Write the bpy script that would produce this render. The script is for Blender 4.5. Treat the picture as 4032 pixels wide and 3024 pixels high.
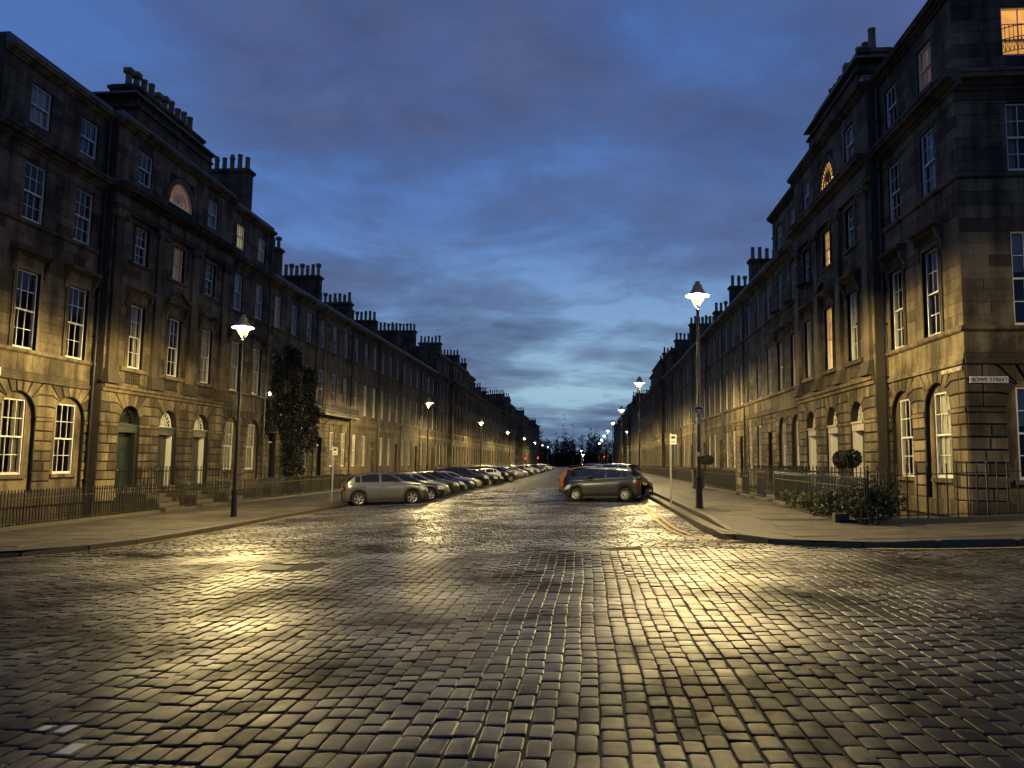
import bpy, math, random
from mathutils import Matrix, Vector
for o in list(bpy.data.objects): bpy.data.objects.remove(o)
S = bpy.context.scene
COL = S.collection
rnd = random.Random(7)

# ------------------------------------------------------------------ camera
cd = bpy.data.cameras.new('camera'); cam = bpy.data.objects.new('camera', cd); COL.objects.link(cam)
cd.sensor_width = 36.0; cd.lens = 3029.0/4032.0*36.0; cd.clip_start = 0.05; cd.clip_end = 3000
cam.matrix_world = Matrix(((0.99519178,-0.0053924,0.09779691,0),(0.09677083,-0.10004011,-0.99026632,0),(0.01512353,0.99496879,-0.09903727,1.87),(0,0,0,1)))
S.camera = cam
S.view_settings.view_transform = 'Standard'; S.view_settings.look = 'None'
S.view_settings.exposure = 0.0; S.view_settings.gamma = 1.0; S.view_settings.use_curve_mapping = False
S.render.engine = 'CYCLES'
S.cycles.use_denoising = True
S.cycles.use_adaptive_sampling = True; S.cycles.adaptive_threshold = 0.015
S.cycles.max_bounces = 5; S.cycles.diffuse_bounces = 2; S.cycles.glossy_bounces = 3; S.cycles.transmission_bounces = 2
S.cycles.transparent_max_bounces = 8; S.cycles.sample_clamp_indirect = 4.0; S.cycles.caustics_reflective = False; S.cycles.caustics_refractive = False

# ------------------------------------------------------------------ dusk sky
W = bpy.data.worlds.new('World'); S.world = W; W.use_nodes = True
nt = W.node_tree; N = nt.nodes; LK = nt.links; N.clear()
def nd(t, **k):
    n = N.new(t)
    for a, b in k.items(): setattr(n, a, b)
    return n
def mth(op, a, b=None, clamp=False):
    n = nd('ShaderNodeMath', operation=op); n.use_clamp = clamp
    for i, q in enumerate((a, b)):
        if q is None: continue
        if isinstance(q, (int, float)): n.inputs[i].default_value = q
        else: LK.new(q, n.inputs[i])
    return n.outputs[0]
def ramp(fac, stops):
    n = nd('ShaderNodeValToRGB'); LK.new(fac, n.inputs[0]); e = n.color_ramp.elements
    while len(e) < len(stops): e.new(0.5)
    for q, (p, c) in zip(e, stops):
        q.position = p; q.color = (c, c, c, 1) if isinstance(c, (int, float)) else (*c, 1)
    return n.outputs[0]
def mixc(f, a, b, mode='MIX'):
    n = nd('ShaderNodeMix', data_type='RGBA', blend_type=mode)
    for i, q in ((0, f), (6, a), (7, b)):
        if isinstance(q, (int, float)): n.inputs[i].default_value = q
        elif isinstance(q, tuple): n.inputs[i].default_value = (*q, 1)
        else: LK.new(q, n.inputs[i])
    return n.outputs[2]
tc = nd('ShaderNodeTexCoord'); sep = nd('ShaderNodeSeparateXYZ'); LK.new(tc.outputs['Generated'], sep.inputs[0])
dz = mth('MAXIMUM', sep.outputs[2], 0.0)
sky = nd('ShaderNodeTexSky', sky_type='NISHITA'); sky.sun_disc = False
sky.sun_elevation = math.radians(-1.5); sky.sun_rotation = math.radians(8); sky.ozone_density = 9.0; sky.dust_density = 0.3; sky.air_density = 1.0
# clear part of the sky: twilight blue, paler low down, from the sky texture and the elevation
grad = ramp(dz, [(0.0,(0.05,0.10,0.235)),(0.06,(0.13,0.24,0.42)),(0.14,(0.120,0.255,0.55)),(0.28,(0.085,0.195,0.50)),(0.5,(0.070,0.155,0.42)),(1.0,(0.05,0.11,0.30))])
azn = nd('ShaderNodeVectorMath', operation='DOT_PRODUCT'); LK.new(tc.outputs['Generated'], azn.inputs[0]); azn.inputs[1].default_value = (0.05, 0.998, 0.03)
glow = mth('MULTIPLY', mth('POWER', mth('MAXIMUM', azn.outputs['Value'], 0.0), 7.0), ramp(dz, [(0.0, 0.15), (0.05, 0.7), (0.09, 1.0), (0.16, 0.55), (0.30, 0.12), (0.5, 0.0)]))
base = mixc(0.06, grad, sky.outputs[0], 'ADD')
base = mixc(glow, base, (0.34,0.54,0.68))
# cloud deck: noise on a plane overhead
den = mth('ADD', dz, 0.10)
px = mth('DIVIDE', sep.outputs[0], den); py = mth('DIVIDE', sep.outputs[1], den)
cmb = nd('ShaderNodeCombineXYZ'); LK.new(px, cmb.inputs[0]); LK.new(py, cmb.inputs[1])
def noise(scale, det, rough, off, dist=0.0):
    mp = nd('ShaderNodeMapping'); LK.new(cmb.outputs[0], mp.inputs[0]); mp.inputs['Location'].default_value = off
    n = nd('ShaderNodeTexNoise'); LK.new(mp.outputs[0], n.inputs['Vector'])
    n.inputs['Scale'].default_value = scale; n.inputs['Detail'].default_value = det; n.inputs['Roughness'].default_value = rough; n.inputs['Distortion'].default_value = dist
    return n.outputs['Fac']
n1 = noise(0.55, 8, 0.55, (-14.07, 4.64, -3.3), 0.4)
n2 = noise(1.6, 7, 0.6, (8.5, 4.31, -1.16), 0.3)
cl = mth('ADD', mth('MULTIPLY', n1, 0.55), mth('MULTIPLY', n2, 0.45))
cov = ramp(cl, [(0.40, 0.0), (0.475, 0.60), (0.56, 1.0)])
cov = mth('MULTIPLY', cov, 0.87)
ccol = ramp(dz, [(0.0,(0.016,0.036,0.095)),(0.10,(0.030,0.060,0.145)),(0.25,(0.046,0.062,0.138)),(0.6,(0.050,0.064,0.138)),(1.0,(0.045,0.058,0.13))])
n3 = noise(2.6, 8, 0.62, (1.7, 9.2, 2.0), 0.5)
cshade = mixc(ramp(mth('ADD', mth('MULTIPLY', n2, 0.5), mth('MULTIPLY', n3, 0.5)), [(0.38,0.0),(0.60,1.0)]), ccol, (0.100,0.130,0.265))
cl2 = mixc(0.8, ccol, cshade)
col = mixc(cov, base, cl2)
bgn = nd('ShaderNodeBackground'); LK.new(col, bgn.inputs[0]); bgn.inputs[1].default_value = 1.0
outw = nd('ShaderNodeOutputWorld'); LK.new(bgn.outputs[0], outw.inputs[0])

# ------------------------------------------------------------------ materials
MATS = {}
class MT:
    def __init__(s, name):
        s.m = bpy.data.materials.new(name); s.m.use_nodes = True; s.t = s.m.node_tree; s.n = s.t.nodes; s.l = s.t.links
        s.b = s.n['Principled BSDF']; MATS[name] = s.m
    def nd(s, t, **k):
        n = s.n.new(t)
        for a, b in k.items(): setattr(n, a, b)
        return n
    def inp(s, k, v):
        if hasattr(v, 'links') or hasattr(v, 'is_output'): s.l.new(v, s.b.inputs[k])
        else: s.b.inputs[k].default_value = (*v, 1) if isinstance(v, tuple) and len(v) == 3 else v
    def noise(s, scale, det=4, rough=0.55, vec='Object', sc=(1,1,1), off=(0,0,0)):
        tcn = s.nd('ShaderNodeTexCoord'); mp = s.nd('ShaderNodeMapping')
        if vec == 'World':
            g = s.nd('ShaderNodeNewGeometry'); s.l.new(g.outputs['Position'], mp.inputs[0])
        else: s.l.new(tcn.outputs[vec], mp.inputs[0])
        mp.inputs['Scale'].default_value = sc; mp.inputs['Location'].default_value = off
        n = s.nd('ShaderNodeTexNoise'); s.l.new(mp.outputs[0], n.inputs['Vector'])
        n.inputs['Scale'].default_value = scale; n.inputs['Detail'].default_value = det; n.inputs['Roughness'].default_value = rough
        return n.outputs['Fac']
    def ramp(s, f, stops):
        n = s.nd('ShaderNodeValToRGB'); s.l.new(f, n.inputs[0]); e = n.color_ramp.elements
        while len(e) < len(stops): e.new(0.5)
        for q, (p, c) in zip(e, stops):
            q.position = p; q.color = (c, c, c, 1) if isinstance(c, (int, float)) else (*c, 1)
        return n.outputs[0]
    def mix(s, f, a, b, mode='MIX'):
        n = s.nd('ShaderNodeMix', data_type='RGBA', blend_type=mode)
        for i, q in ((0, f), (6, a), (7, b)):
            if isinstance(q, (int, float)): n.inputs[i].default_value = q
            elif isinstance(q, tuple): n.inputs[i].default_value = (*q, 1)
            else: s.l.new(q, n.inputs[i])
        return n.outputs[2]
    def math(s, op, a, b=None):
        n = s.nd('ShaderNodeMath', operation=op)
        for i, q in enumerate((a, b)):
            if q is None: continue
            if isinstance(q, (int, float)): n.inputs[i].default_value = q
            else: s.l.new(q, n.inputs[i])
        return n.outputs[0]
    def rand(s): return s.nd('ShaderNodeObjectInfo').outputs['Random']
    def bump(s, h, st, dist=0.02):
        n = s.nd('ShaderNodeBump'); s.l.new(h, n.inputs['Height']); n.inputs['Strength'].default_value = st; n.inputs['Distance'].default_value = dist
        s.l.new(n.outputs[0], s.b.inputs['Normal'])
def simple(name, col, rough=0.6, metal=0.0, spec=0.5, coat=0.0, var=0.0, nsc=6.0):
    t = MT(name)
    if var > 0:
        f = t.noise(nsc, 5, 0.6, 'World'); c2 = tuple(c*(1-var) for c in col); t.inp('Base Color', t.mix(f, tuple(min(1, c*(1+var*0.6)) for c in col), c2))
    else: t.inp('Base Color', col)
    t.inp('Roughness', rough); t.inp('Metallic', metal); t.inp('Specular IOR Level', spec)
    if coat: t.inp('Coat Weight', coat); t.inp('Coat Roughness', 0.04)
    return t.m
def stone_mat(name, a, b, soot, coursed=False):
    t = MT(name)
    r = t.rand(); f = t.noise(0.55, 6, 0.65, 'World'); g = t.noise(9.0, 5, 0.65, 'World'); st = t.noise(1.0, 5, 0.6, 'World', (2.2, 2.2, 0.22))
    c = t.mix(r, a, b) if not coursed else t.mix(t.noise(1.3, 3, 0.5, 'World'), a, b)
    c = t.mix(t.ramp(t.math('ADD', t.math('MULTIPLY', f, 0.55), t.math('MULTIPLY', st, 0.45)), [(0.42, 0.0), (0.58, 0.88)]), c, soot)
    c = t.mix(t.ramp(r, [(0.74, 0.0), (1.0, 0.6)] if not coursed else [(0.1, 0.0), (1.0, 0.5)]), c, soot)
    c = t.mix(0.35, c, t.ramp(g, [(0.3, 0.35), (0.7, 1.0)]), 'MULTIPLY')
    if coursed:
        tcn = t.nd('ShaderNodeTexCoord'); sp = t.nd('ShaderNodeSeparateXYZ'); t.l.new(tcn.outputs['Object'], sp.inputs[0]); cb = t.nd('ShaderNodeCombineXYZ')
        t.l.new(sp.outputs[0], cb.inputs[0]); t.l.new(sp.outputs[2], cb.inputs[1])
        br = t.nd('ShaderNodeTexBrick'); t.l.new(cb.outputs[0], br.inputs['Vector']); br.inputs['Scale'].default_value = 1.0
        br.inputs['Brick Width'].default_value = 0.85; br.inputs['Row Height'].default_value = 0.36; br.inputs['Mortar Size'].default_value = 0.012
        br.inputs['Color1'].default_value = (1,1,1,1); br.inputs['Color2'].default_value = (0.72,0.72,0.72,1); br.inputs['Mortar'].default_value = (0.25,0.25,0.25,1)
        c = t.mix(0.8, c, br.outputs['Color'], 'MULTIPLY')
    t.inp('Base Color', c); t.inp('Roughness', 0.86); t.inp('Specular IOR Level', 0.25)
    t.bump(g, 0.35, 0.015)
    return t.m
STONE = stone_mat('sandstone', (0.27,0.215,0.13), (0.15,0.118,0.072), (0.030,0.025,0.019))
STONEC = stone_mat('sandstone_coursed', (0.25,0.198,0.12), (0.145,0.114,0.07), (0.030,0.025,0.019), True)
JOINT = simple('mortar_joint', (0.016,0.013,0.009), 0.95, var=0.4)
RUBBLE = stone_mat('rubble_stone', (0.22,0.17,0.10), (0.10,0.078,0.048), (0.030,0.025,0.019), True)
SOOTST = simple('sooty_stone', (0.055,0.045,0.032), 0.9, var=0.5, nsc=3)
SLATE = simple('roof_slate', (0.045,0.047,0.052), 0.7, var=0.4)
LEAD = simple('grey_lead', (0.10,0.105,0.11), 0.55, var=0.3)
WHITEP = simple('white_paint', (0.74,0.72,0.66), 0.45, var=0.12, nsc=14)
GREENP = simple('dark_green_paint', (0.018,0.026,0.022), 0.35)
BLACKP = simple('black_paint', (0.012,0.012,0.013), 0.38, var=0.3, nsc=30)
IRON = simple('cast_iron', (0.010,0.010,0.011), 0.42, var=0.3, nsc=40)
POT = simple('chimney_clay', (0.20,0.155,0.10), 0.85, var=0.45, nsc=3)
ROOM = simple('dark_interior', (0.022,0.019,0.016), 0.9, var=0.5, nsc=2)
BLIND = simple('pale_blind', (0.62,0.60,0.55), 0.85, var=0.1, nsc=3)
CURT = simple('curtain_fabric', (0.50,0.46,0.39), 0.9, var=0.2, nsc=3)
BRASS = simple('brass', (0.55,0.40,0.16), 0.3, 1.0)
GREYM = simple('galvanised_grey', (0.30,0.31,0.31), 0.5, 0.2, var=0.15)
SIGNW = simple('sign_white', (0.66,0.64,0.58), 0.5, var=0.15, nsc=20)
SIGNK = simple('sign_black', (0.012,0.012,0.012), 0.5)
YEL = simple('yellow_road_paint', (0.34,0.23,0.045), 0.65, var=0.5, nsc=9)
WPAINT = simple('worn_white_road_paint', (0.52,0.48,0.44), 0.7, var=0.35, nsc=12)
SOIL = simple('garden_soil', (0.03,0.022,0.014), 0.95, var=0.5)
BARK = simple('bark', (0.035,0.028,0.02), 0.9, var=0.4)
def leafmat(name, a, b):
    t = MT(name); f = t.noise(1.4, 4, 0.6, 'World'); g = t.noise(14, 2, 0.5, 'World')
    t.inp('Base Color', t.mix(t.math('ADD', t.math('MULTIPLY', f, 0.5), t.math('MULTIPLY', g, 0.5)), a, b)); t.inp('Roughness', 0.45); t.inp('Specular IOR Level', 0.4)
    return t.m
LEAF = leafmat('ivy_leaf', (0.004,0.007,0.003), (0.012,0.017,0.006))
LEAF2 = leafmat('shrub_leaf', (0.012,0.020,0.007), (0.055,0.062,0.020))
TWIG = leafmat('bare_twig', (0.006,0.006,0.005), (0.011,0.010,0.008))
def emis(name, col, st):
    t = MT(name); t.inp('Base Color', (0.5,0.45,0.35)); t.inp('Emission Color', col); t.inp('Emission Strength', st); t.inp('Roughness', 0.6); return t
def lit(name, col, st):
    t = emis(name, col, st); f = t.noise(1.6, 3, 0.5, 'World'); t.inp('Emission Strength', t.math('MULTIPLY', t.ramp(f, [(0.25, 0.45), (0.75, 1.0)]), st)); return t.m
LIT_HOT = lit('lit_room_orange', (1.0,0.44,0.085), 1.25)
LIT_WARM = lit('lit_room_warm', (1.0,0.52,0.13), 1.9)
LIT_DIM = lit('lit_room_dim', (1.0,0.48,0.20), 0.10)
LIT_PALE = lit('lit_room_pale', (1.0,0.78,0.38), 0.40)
LIT_BLIND = lit('faintly_lit_blind', (0.9,0.8,0.6), 0.05)
LIT_TAN = lit('lit_curtain_tan', (1.0,0.62,0.30), 0.22)
LAMPBULB = emis('lamp_bulb_lit', (1.0,0.745,0.295), 33000.0).m
def bowlmat():
    t = MT('lamp_glass_lit'); t.n.remove(t.b); o = t.n['Material Output']; tr = t.nd('ShaderNodeBsdfTransparent'); em = t.nd('ShaderNodeEmission'); em.inputs[0].default_value = (1.0,0.70,0.26,1); em.inputs[1].default_value = 3.0
    mx = t.nd('ShaderNodeMixShader'); mx.inputs[0].default_value = 0.5; t.l.new(tr.outputs[0], mx.inputs[1]); t.l.new(em.outputs[0], mx.inputs[2]); t.l.new(mx.outputs[0], o.inputs[0]); return t.m
LAMPGLOW = bowlmat()
LAMPWHITE = emis('lamp_glass_white', (1.0,0.86,0.62), 600.0).m
REDGLOW = emis('signal_red_lit', (1.0,0.008,0.008), 14.0).m
def glassmat():
    t = MT('window_glass'); t.n.remove(t.b); o = t.n['Material Output']
    tr = t.nd('ShaderNodeBsdfTransparent'); tr.inputs[0].default_value = (0.86,0.88,0.86,1)
    gl = t.nd('ShaderNodeBsdfGlossy'); gl.inputs['Roughness'].default_value = 0.03
    fr = t.nd('ShaderNodeFresnel'); fr.inputs[0].default_value = 1.5
    w = t.noise(1.1, 2, 0.5, 'World'); bp = t.nd('ShaderNodeBump'); t.l.new(w, bp.inputs['Height']); bp.inputs['Strength'].default_value = 0.08; bp.inputs['Distance'].default_value = 0.05
    t.l.new(bp.outputs[0], gl.inputs['Normal'])
    mx = t.nd('ShaderNodeMixShader'); t.l.new(t.math('MULTIPLY', fr.outputs[0], 1.05), mx.inputs[0]); t.l.new(tr.outputs[0], mx.inputs[1]); t.l.new(gl.outputs[0], mx.inputs[2]); t.l.new(mx.outputs[0], o.inputs[0])
    return t.m
GLASS = glassmat()
def settmat():
    t = MT('granite_sett'); g = t.noise(110, 4, 0.75, 'World'); l = t.noise(16, 4, 0.6, 'World'); f = t.noise(0.6, 5, 0.6, 'World')
    at = t.nd('ShaderNodeAttribute'); at.attribute_name = 'tone'
    r = t.math('FRACT', t.math('ADD', at.outputs['Fac'], t.rand()))
    c = t.ramp(r, [(0.0,(0.018,0.016,0.013)),(0.3,(0.032,0.027,0.020)),(0.55,(0.042,0.034,0.023)),(0.75,(0.026,0.025,0.025)),(0.90,(0.062,0.045,0.027)),(1.0,(0.085,0.068,0.045))])
    c = t.mix(t.ramp(f, [(0.35,0.0),(0.7,0.55)]), c, (0.032,0.028,0.023)); c = t.mix(0.8, c, t.ramp(g, [(0.40,0.25),(0.58,1.0)]), 'MULTIPLY'); c = t.mix(0.5, c, t.ramp(l, [(0.42,0.4),(0.58,1.0)]), 'MULTIPLY')
    t.inp('Base Color', c); t.inp('Specular IOR Level', 0.15)
    rr = t.math('ADD', t.math('MULTIPLY', f, 0.7), t.math('MULTIPLY', r, 0.3))
    t.inp('Roughness', t.ramp(rr, [(0.3, 0.34), (0.7, 0.46)]))
    t.bump(t.math('ADD', g, t.math('MULTIPLY', l, 0.6)), 0.5, 0.004); return t.m
def damp(m, rsock=None, rough=0.4, k0=0.15, k1=0.85):
    # porous stone: only part of the surface carries a film that mirrors the lamps
    t = MT.__new__(MT); t.m = m; t.t = m.node_tree; t.n = t.t.nodes; t.l = t.t.links; t.b = t.n['Principled BSDF']; o = t.n['Material Output']
    t.b.inputs['Specular IOR Level'].default_value = 0.0
    g = t.nd('ShaderNodeBsdfGlossy'); lk = t.b.inputs['Roughness'].links; g.inputs['Roughness'].default_value = rough
    if lk: t.l.new(lk[0].from_socket, g.inputs['Roughness'])
    nl = t.b.inputs['Normal'].links
    if nl: t.l.new(nl[0].from_socket, g.inputs['Normal'])
    fr = t.nd('ShaderNodeFresnel'); fr.inputs[0].default_value = 1.42; w = t.noise(0.45, 6, 0.65, 'World', (1,1,1), (4.2,1.3,0))
    f = t.math('MULTIPLY', fr.outputs[0], t.ramp(w, [(0.36, k0), (0.62, k1)])); mx = t.nd('ShaderNodeMixShader'); t.l.new(f, mx.inputs[0]); t.l.new(t.b.outputs[0], mx.inputs[1]); t.l.new(g.outputs[0], mx.inputs[2]); t.l.new(mx.outputs[0], o.inputs[0]); return m
SETT = damp(settmat())
EARTH = simple('joint_earth', (0.022,0.017,0.011), 0.9, var=0.5, nsc=20)
def roadfar():
    t = MT('setted_road_far'); gm = t.nd('ShaderNodeNewGeometry'); br = t.nd('ShaderNodeTexBrick'); t.l.new(gm.outputs['Position'], br.inputs['Vector'])
    br.inputs['Scale'].default_value = 1.0; br.inputs['Brick Width'].default_value = 0.27; br.inputs['Row Height'].default_value = 0.17; br.inputs['Mortar Size'].default_value = 0.018
    br.inputs['Color1'].default_value = (0.055,0.048,0.037,1); br.inputs['Color2'].default_value = (0.034,0.03,0.025,1); br.inputs['Mortar'].default_value = (0.014,0.011,0.008,1)
    t.inp('Base Color', br.outputs['Color']); t.inp('Roughness', 0.42); t.bump(t.math('SUBTRACT', 1.0, br.outputs['Fac']), 0.5, 0.02); return t.m
ROADFAR = damp(roadfar(), k0=.12, k1=.25)
def flagmat():
    t = MT('paving_flag'); r = t.rand(); g = t.noise(30, 5, 0.65, 'World'); f = t.noise(0.9, 5, 0.6, 'World')
    c = t.mix(r, (0.110,0.092,0.062), (0.036,0.031,0.022)); c = t.mix(t.ramp(f, [(0.4,0.0),(0.7,0.6)]), c, (0.028,0.025,0.018)); c = t.mix(0.3, c, t.ramp(g, [(0.3,0.4),(0.7,1.0)]), 'MULTIPLY')
    t.inp('Base Color', c); t.inp('Roughness', 0.68); t.bump(g, 0.2, 0.006); return t.m
FLAG = flagmat()
KERBM = simple('kerb_stone', (0.075,0.064,0.045), 0.65, var=0.45, nsc=4)
GROUND = simple('ground_asphalt', (0.05,0.047,0.043), 0.8, var=0.3)
def paint(name, c, metal=0.4, rough=0.32):
    t = MT(name); t.inp('Base Color', c); t.inp('Metallic', metal); t.inp('Roughness', rough); t.inp('Coat Weight', 1.0); t.inp('Coat Roughness', 0.03); return t.m
PAINTS = {k: paint('car_paint_'+k, c, m) for k, (c, m) in dict(greybeige=((0.19,0.19,0.19),0.65), darkgrey=((0.042,0.045,0.043),0.5), navy=((0.010,0.020,0.075),0.3), orange=((0.50,0.19,0.015),0.2), silver=((0.45,0.44,0.41),0.6), white=((0.66,0.65,0.62),0.0), black=((0.010,0.010,0.012),0.2), olive=((0.075,0.078,0.055),0.4), red=((0.16,0.012,0.012),0.2), blue=((0.03,0.06,0.14),0.4), green=((0.10,0.115,0.10),0.5)).items()}
CGLASS = simple('car_glass', (0.012,0.013,0.014), 0.04, 0.0, 0.8)
RUBBER = simple('tyre_rubber', (0.012,0.012,0.012), 0.75)
ALLOY = simple('alloy_wheel', (0.62,0.60,0.55), 0.32, 0.75)
DARKM = simple('dark_metal', (0.02,0.02,0.02), 0.6)
CPLAST = simple('black_plastic', (0.018,0.018,0.018), 0.55)
HEADL = simple('headlamp_lens', (0.88,0.87,0.82), 0.12, 0.35, 0.8, 0.6)
TAILL = simple('tail_lamp_lens', (0.10,0.006,0.006), 0.12, 0.0, 0.8, 0.5)
PLATEW = simple('number_plate_white', (0.70,0.70,0.68), 0.4)
PLATEY = simple('number_plate_yellow', (0.65,0.45,0.04), 0.4)

# ------------------------------------------------------------------ mesh helpers
class MB:
    def __init__(s): s.v = []; s.f = []
    def add(s, vs, fs):
        b = len(s.v); s.v.extend(vs); s.f.extend([tuple(b+i for i in q) for q in fs]); return s
    def box(s, x0, x1, y0, y1, z0, z1):
        return s.add([(x0,y0,z0),(x1,y0,z0),(x1,y1,z0),(x0,y1,z0),(x0,y0,z1),(x1,y0,z1),(x1,y1,z1),(x0,y1,z1)],
                     [(0,3,2,1),(4,5,6,7),(0,1,5,4),(1,2,6,5),(2,3,7,6),(3,0,4,7)])
    def quad(s, a, b, c, d): return s.add([a,b,c,d], [(0,1,2,3)])
    def prism(s, poly, y0, y1):            # polygon in x,z extruded along y
        n = len(poly); vs = [(x,y0,z) for x,z in poly]+[(x,y1,z) for x,z in poly]
        return s.add(vs, [tuple(range(n)), tuple(reversed(range(n,2*n)))]+[(i,n+i,n+(i+1)%n,(i+1)%n) for i in range(n)])
    def prismx(s, poly, x0, x1):           # polygon in y,z extruded along x (mouldings)
        n = len(poly); vs = [(x0,y,z) for y,z in poly]+[(x1,y,z) for y,z in poly]
        return s.add(vs, [tuple(range(n)), tuple(reversed(range(n,2*n)))]+[(i,n+i,n+(i+1)%n,(i+1)%n) for i in range(n)])
    def cham(s, poly, y0, y1, c):          # chamfered stone: back at y1, face at y0, edges cut by c
        n = len(poly)
        ar = sum(poly[i][0]*poly[(i+1)%n][1]-poly[(i+1)%n][0]*poly[i][1] for i in range(n))
        if ar < 0: poly = poly[::-1]
        ins = []
        for i in range(n):
            p0, p1, p2 = poly[i-1], poly[i], poly[(i+1)%n]
            def nrm(a, b):
                dx, dy = b[0]-a[0], b[1]-a[1]; l = math.hypot(dx, dy) or 1e-9; return (-dy/l, dx/l)
            n1, n2 = nrm(p0,p1), nrm(p1,p2); k = 1+n1[0]*n2[0]+n1[1]*n2[1]; k = max(k, 0.25)
            ins.append((p1[0]+(n1[0]+n2[0])/k*c, p1[1]+(n1[1]+n2[1])/k*c))
        vs = [(x,y1,z) for x,z in poly]+[(x,y0+c,z) for x,z in poly]+[(x,y0,z) for x,z in ins]
        fs = [tuple(range(2*n,3*n))]
        for i in range(n):
            j = (i+1)%n; fs += [(i,j,n+j,n+i),(n+i,n+j,2*n+j,2*n+i)]
        return s.add(vs, fs)
    def lathe(s, prof, n, c=(0,0,0), cap=True, a0=0.0, a1=2*math.pi):
        full = abs(a1-a0-2*math.pi) < 1e-6; m = n if full else n+1; vs = []
        for r, z in prof:
            for i in range(m):
                a = a0+(a1-a0)*i/n; vs.append((c[0]+r*math.cos(a), c[1]+r*math.sin(a), c[2]+z))
        fs = []
        for k in range(len(prof)-1):
            for i in range(n):
                j = (i+1)%m; fs.append((k*m+i,k*m+j,(k+1)*m+j,(k+1)*m+i))
        if cap and full: fs += [tuple(reversed(range(m))), tuple(range((len(prof)-1)*m, len(prof)*m))]
        return s.add(vs, fs)
    def tube(s, pts, r, n=6, r1=None):
        r1 = r if r1 is None else r1; base = len(s.v); K = len(pts)
        for k, p in enumerate(pts):
            p = Vector(p); d = (Vector(pts[min(k+1,K-1)])-Vector(pts[max(k-1,0)])).normalized()
            u = d.orthogonal().normalized(); w = d.cross(u); rr = r+(r1-r)*k/max(1,K-1)
            for i in range(n):
                a = 2*math.pi*i/n; s.v.append(tuple(p+(u*math.cos(a)+w*math.sin(a))*rr))
        for k in range(K-1):
            for i in range(n):
                j = (i+1)%n; s.f.append((base+k*n+i,base+k*n+j,base+(k+1)*n+j,base+(k+1)*n+i))
        s.f.append(tuple(base+i for i in reversed(range(n)))); s.f.append(tuple(base+(K-1)*n+i for i in range(n)))
        return s
    def mesh(s, name, mat, smooth=False):
        m = bpy.data.meshes.new(name); m.from_pydata(s.v, [], s.f); m.materials.append(mat)
        if smooth: m.polygons.foreach_set('use_smooth', [True]*len(m.polygons))
        return m
    def build(s, name, mat, parent=None, loc=None, rotz=0.0, smooth=False):
        return put(name, s.mesh(name, mat, smooth), parent, loc, rotz)
def put(name, mesh, parent=None, loc=None, rotz=0.0, scale=None):
    o = bpy.data.objects.new(name, mesh); COL.objects.link(o)
    if parent is not None: o.parent = parent
    if loc is not None: o.location = loc
    if rotz: o.rotation_euler = (0, 0, rotz)
    if scale is not None: o.scale = scale
    return o
def empty(name, loc, rotz=0.0, parent=None):
    o = bpy.data.objects.new(name, None); COL.objects.link(o); o.location = loc; o.rotation_euler = (0, 0, rotz)
    if parent is not None: o.parent = parent
    return o
def tag(o, label, cat, group=None):
    o['label'] = label; o['category'] = cat
    if group: o['group'] = group
    return o
def struct(o): o['kind'] = 'structure'; return o
def stuff(o): o['kind'] = 'stuff'; return o
CACHE = {}
def cached(key, fn):
    if key not in CACHE: CACHE[key] = fn()
    return CACHE[key]
# ------------------------------------------------------------------ ground, road, pavements
XL, XR, DZR = -19.6, 10.7, 0.42
def zr(X): return 0.038*X+0.006*max(0.0, min(X, 16.0)-6.0)**2
def zpl(X): return zr(-11.4)+0.13+0.02*(X+11.4)
def sst(t): t = max(0.0, min(1.0, t)); return t*t*(3-2*t)
def zpr(X, Y):
    zh = zr(X)+0.115; zg = 0.40+0.02*(X-3.35); t = sst((Y-18.6)/3.4); return zh+(zg-zh)*t
g = MB(); g.quad((-1500,-600,-3.6),(1500,-600,-3.6),(1500,2000,-3.6),(-1500,2000,-3.6)); struct(g.build('ground', GROUND))
def grid(mb, xs, ys, zf):
    b = len(mb.v)
    for y in ys:
        for x in xs: mb.v.append((x, y, zf(x, y)))
    n = len(xs)
    for j in range(len(ys)-1):
        for i in range(n-1): mb.f.append((b+j*n+i, b+j*n+i+1, b+(j+1)*n+i+1, b+(j+1)*n+i))
def lin(a, b, n): return [a+(b-a)*i/n for i in range(n+1)]
def undul(x, y): return 0.014*math.sin(x*0.9+0.4*y)+0.012*math.sin(y*0.8-0.3*x+1.0)+0.003*math.sin(x*3.1+y*1.7)
rd = MB(); grid(rd, lin(-70,-20,10)+lin(-18,18,90)+lin(20,70,10), [-40,-10,0]+lin(1.5,16.8,40), lambda x, y: zr(x)+undul(x, y)*(y > 1)-0.017)
grid(rd, lin(-15.5,7,60), lin(16.8,58,100), lambda x, y: zr(x)+undul(x, y)-0.019)
road = struct(rd.build('road', EARTH))
rf = MB(); grid(rf, lin(-15.5,7,45), [58.0,80,110,150,210], lambda x, y: zr(x))
grid(rf, lin(-60,60,60), [210.0,236.0], lambda x, y: zr(x)*0.6-0.004)
grid(rf, lin(-15.5,7,45), [236.0,330], lambda x, y: zr(x)*0.8)
struct(rf.build('road_beyond', ROADFAR))

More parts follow.
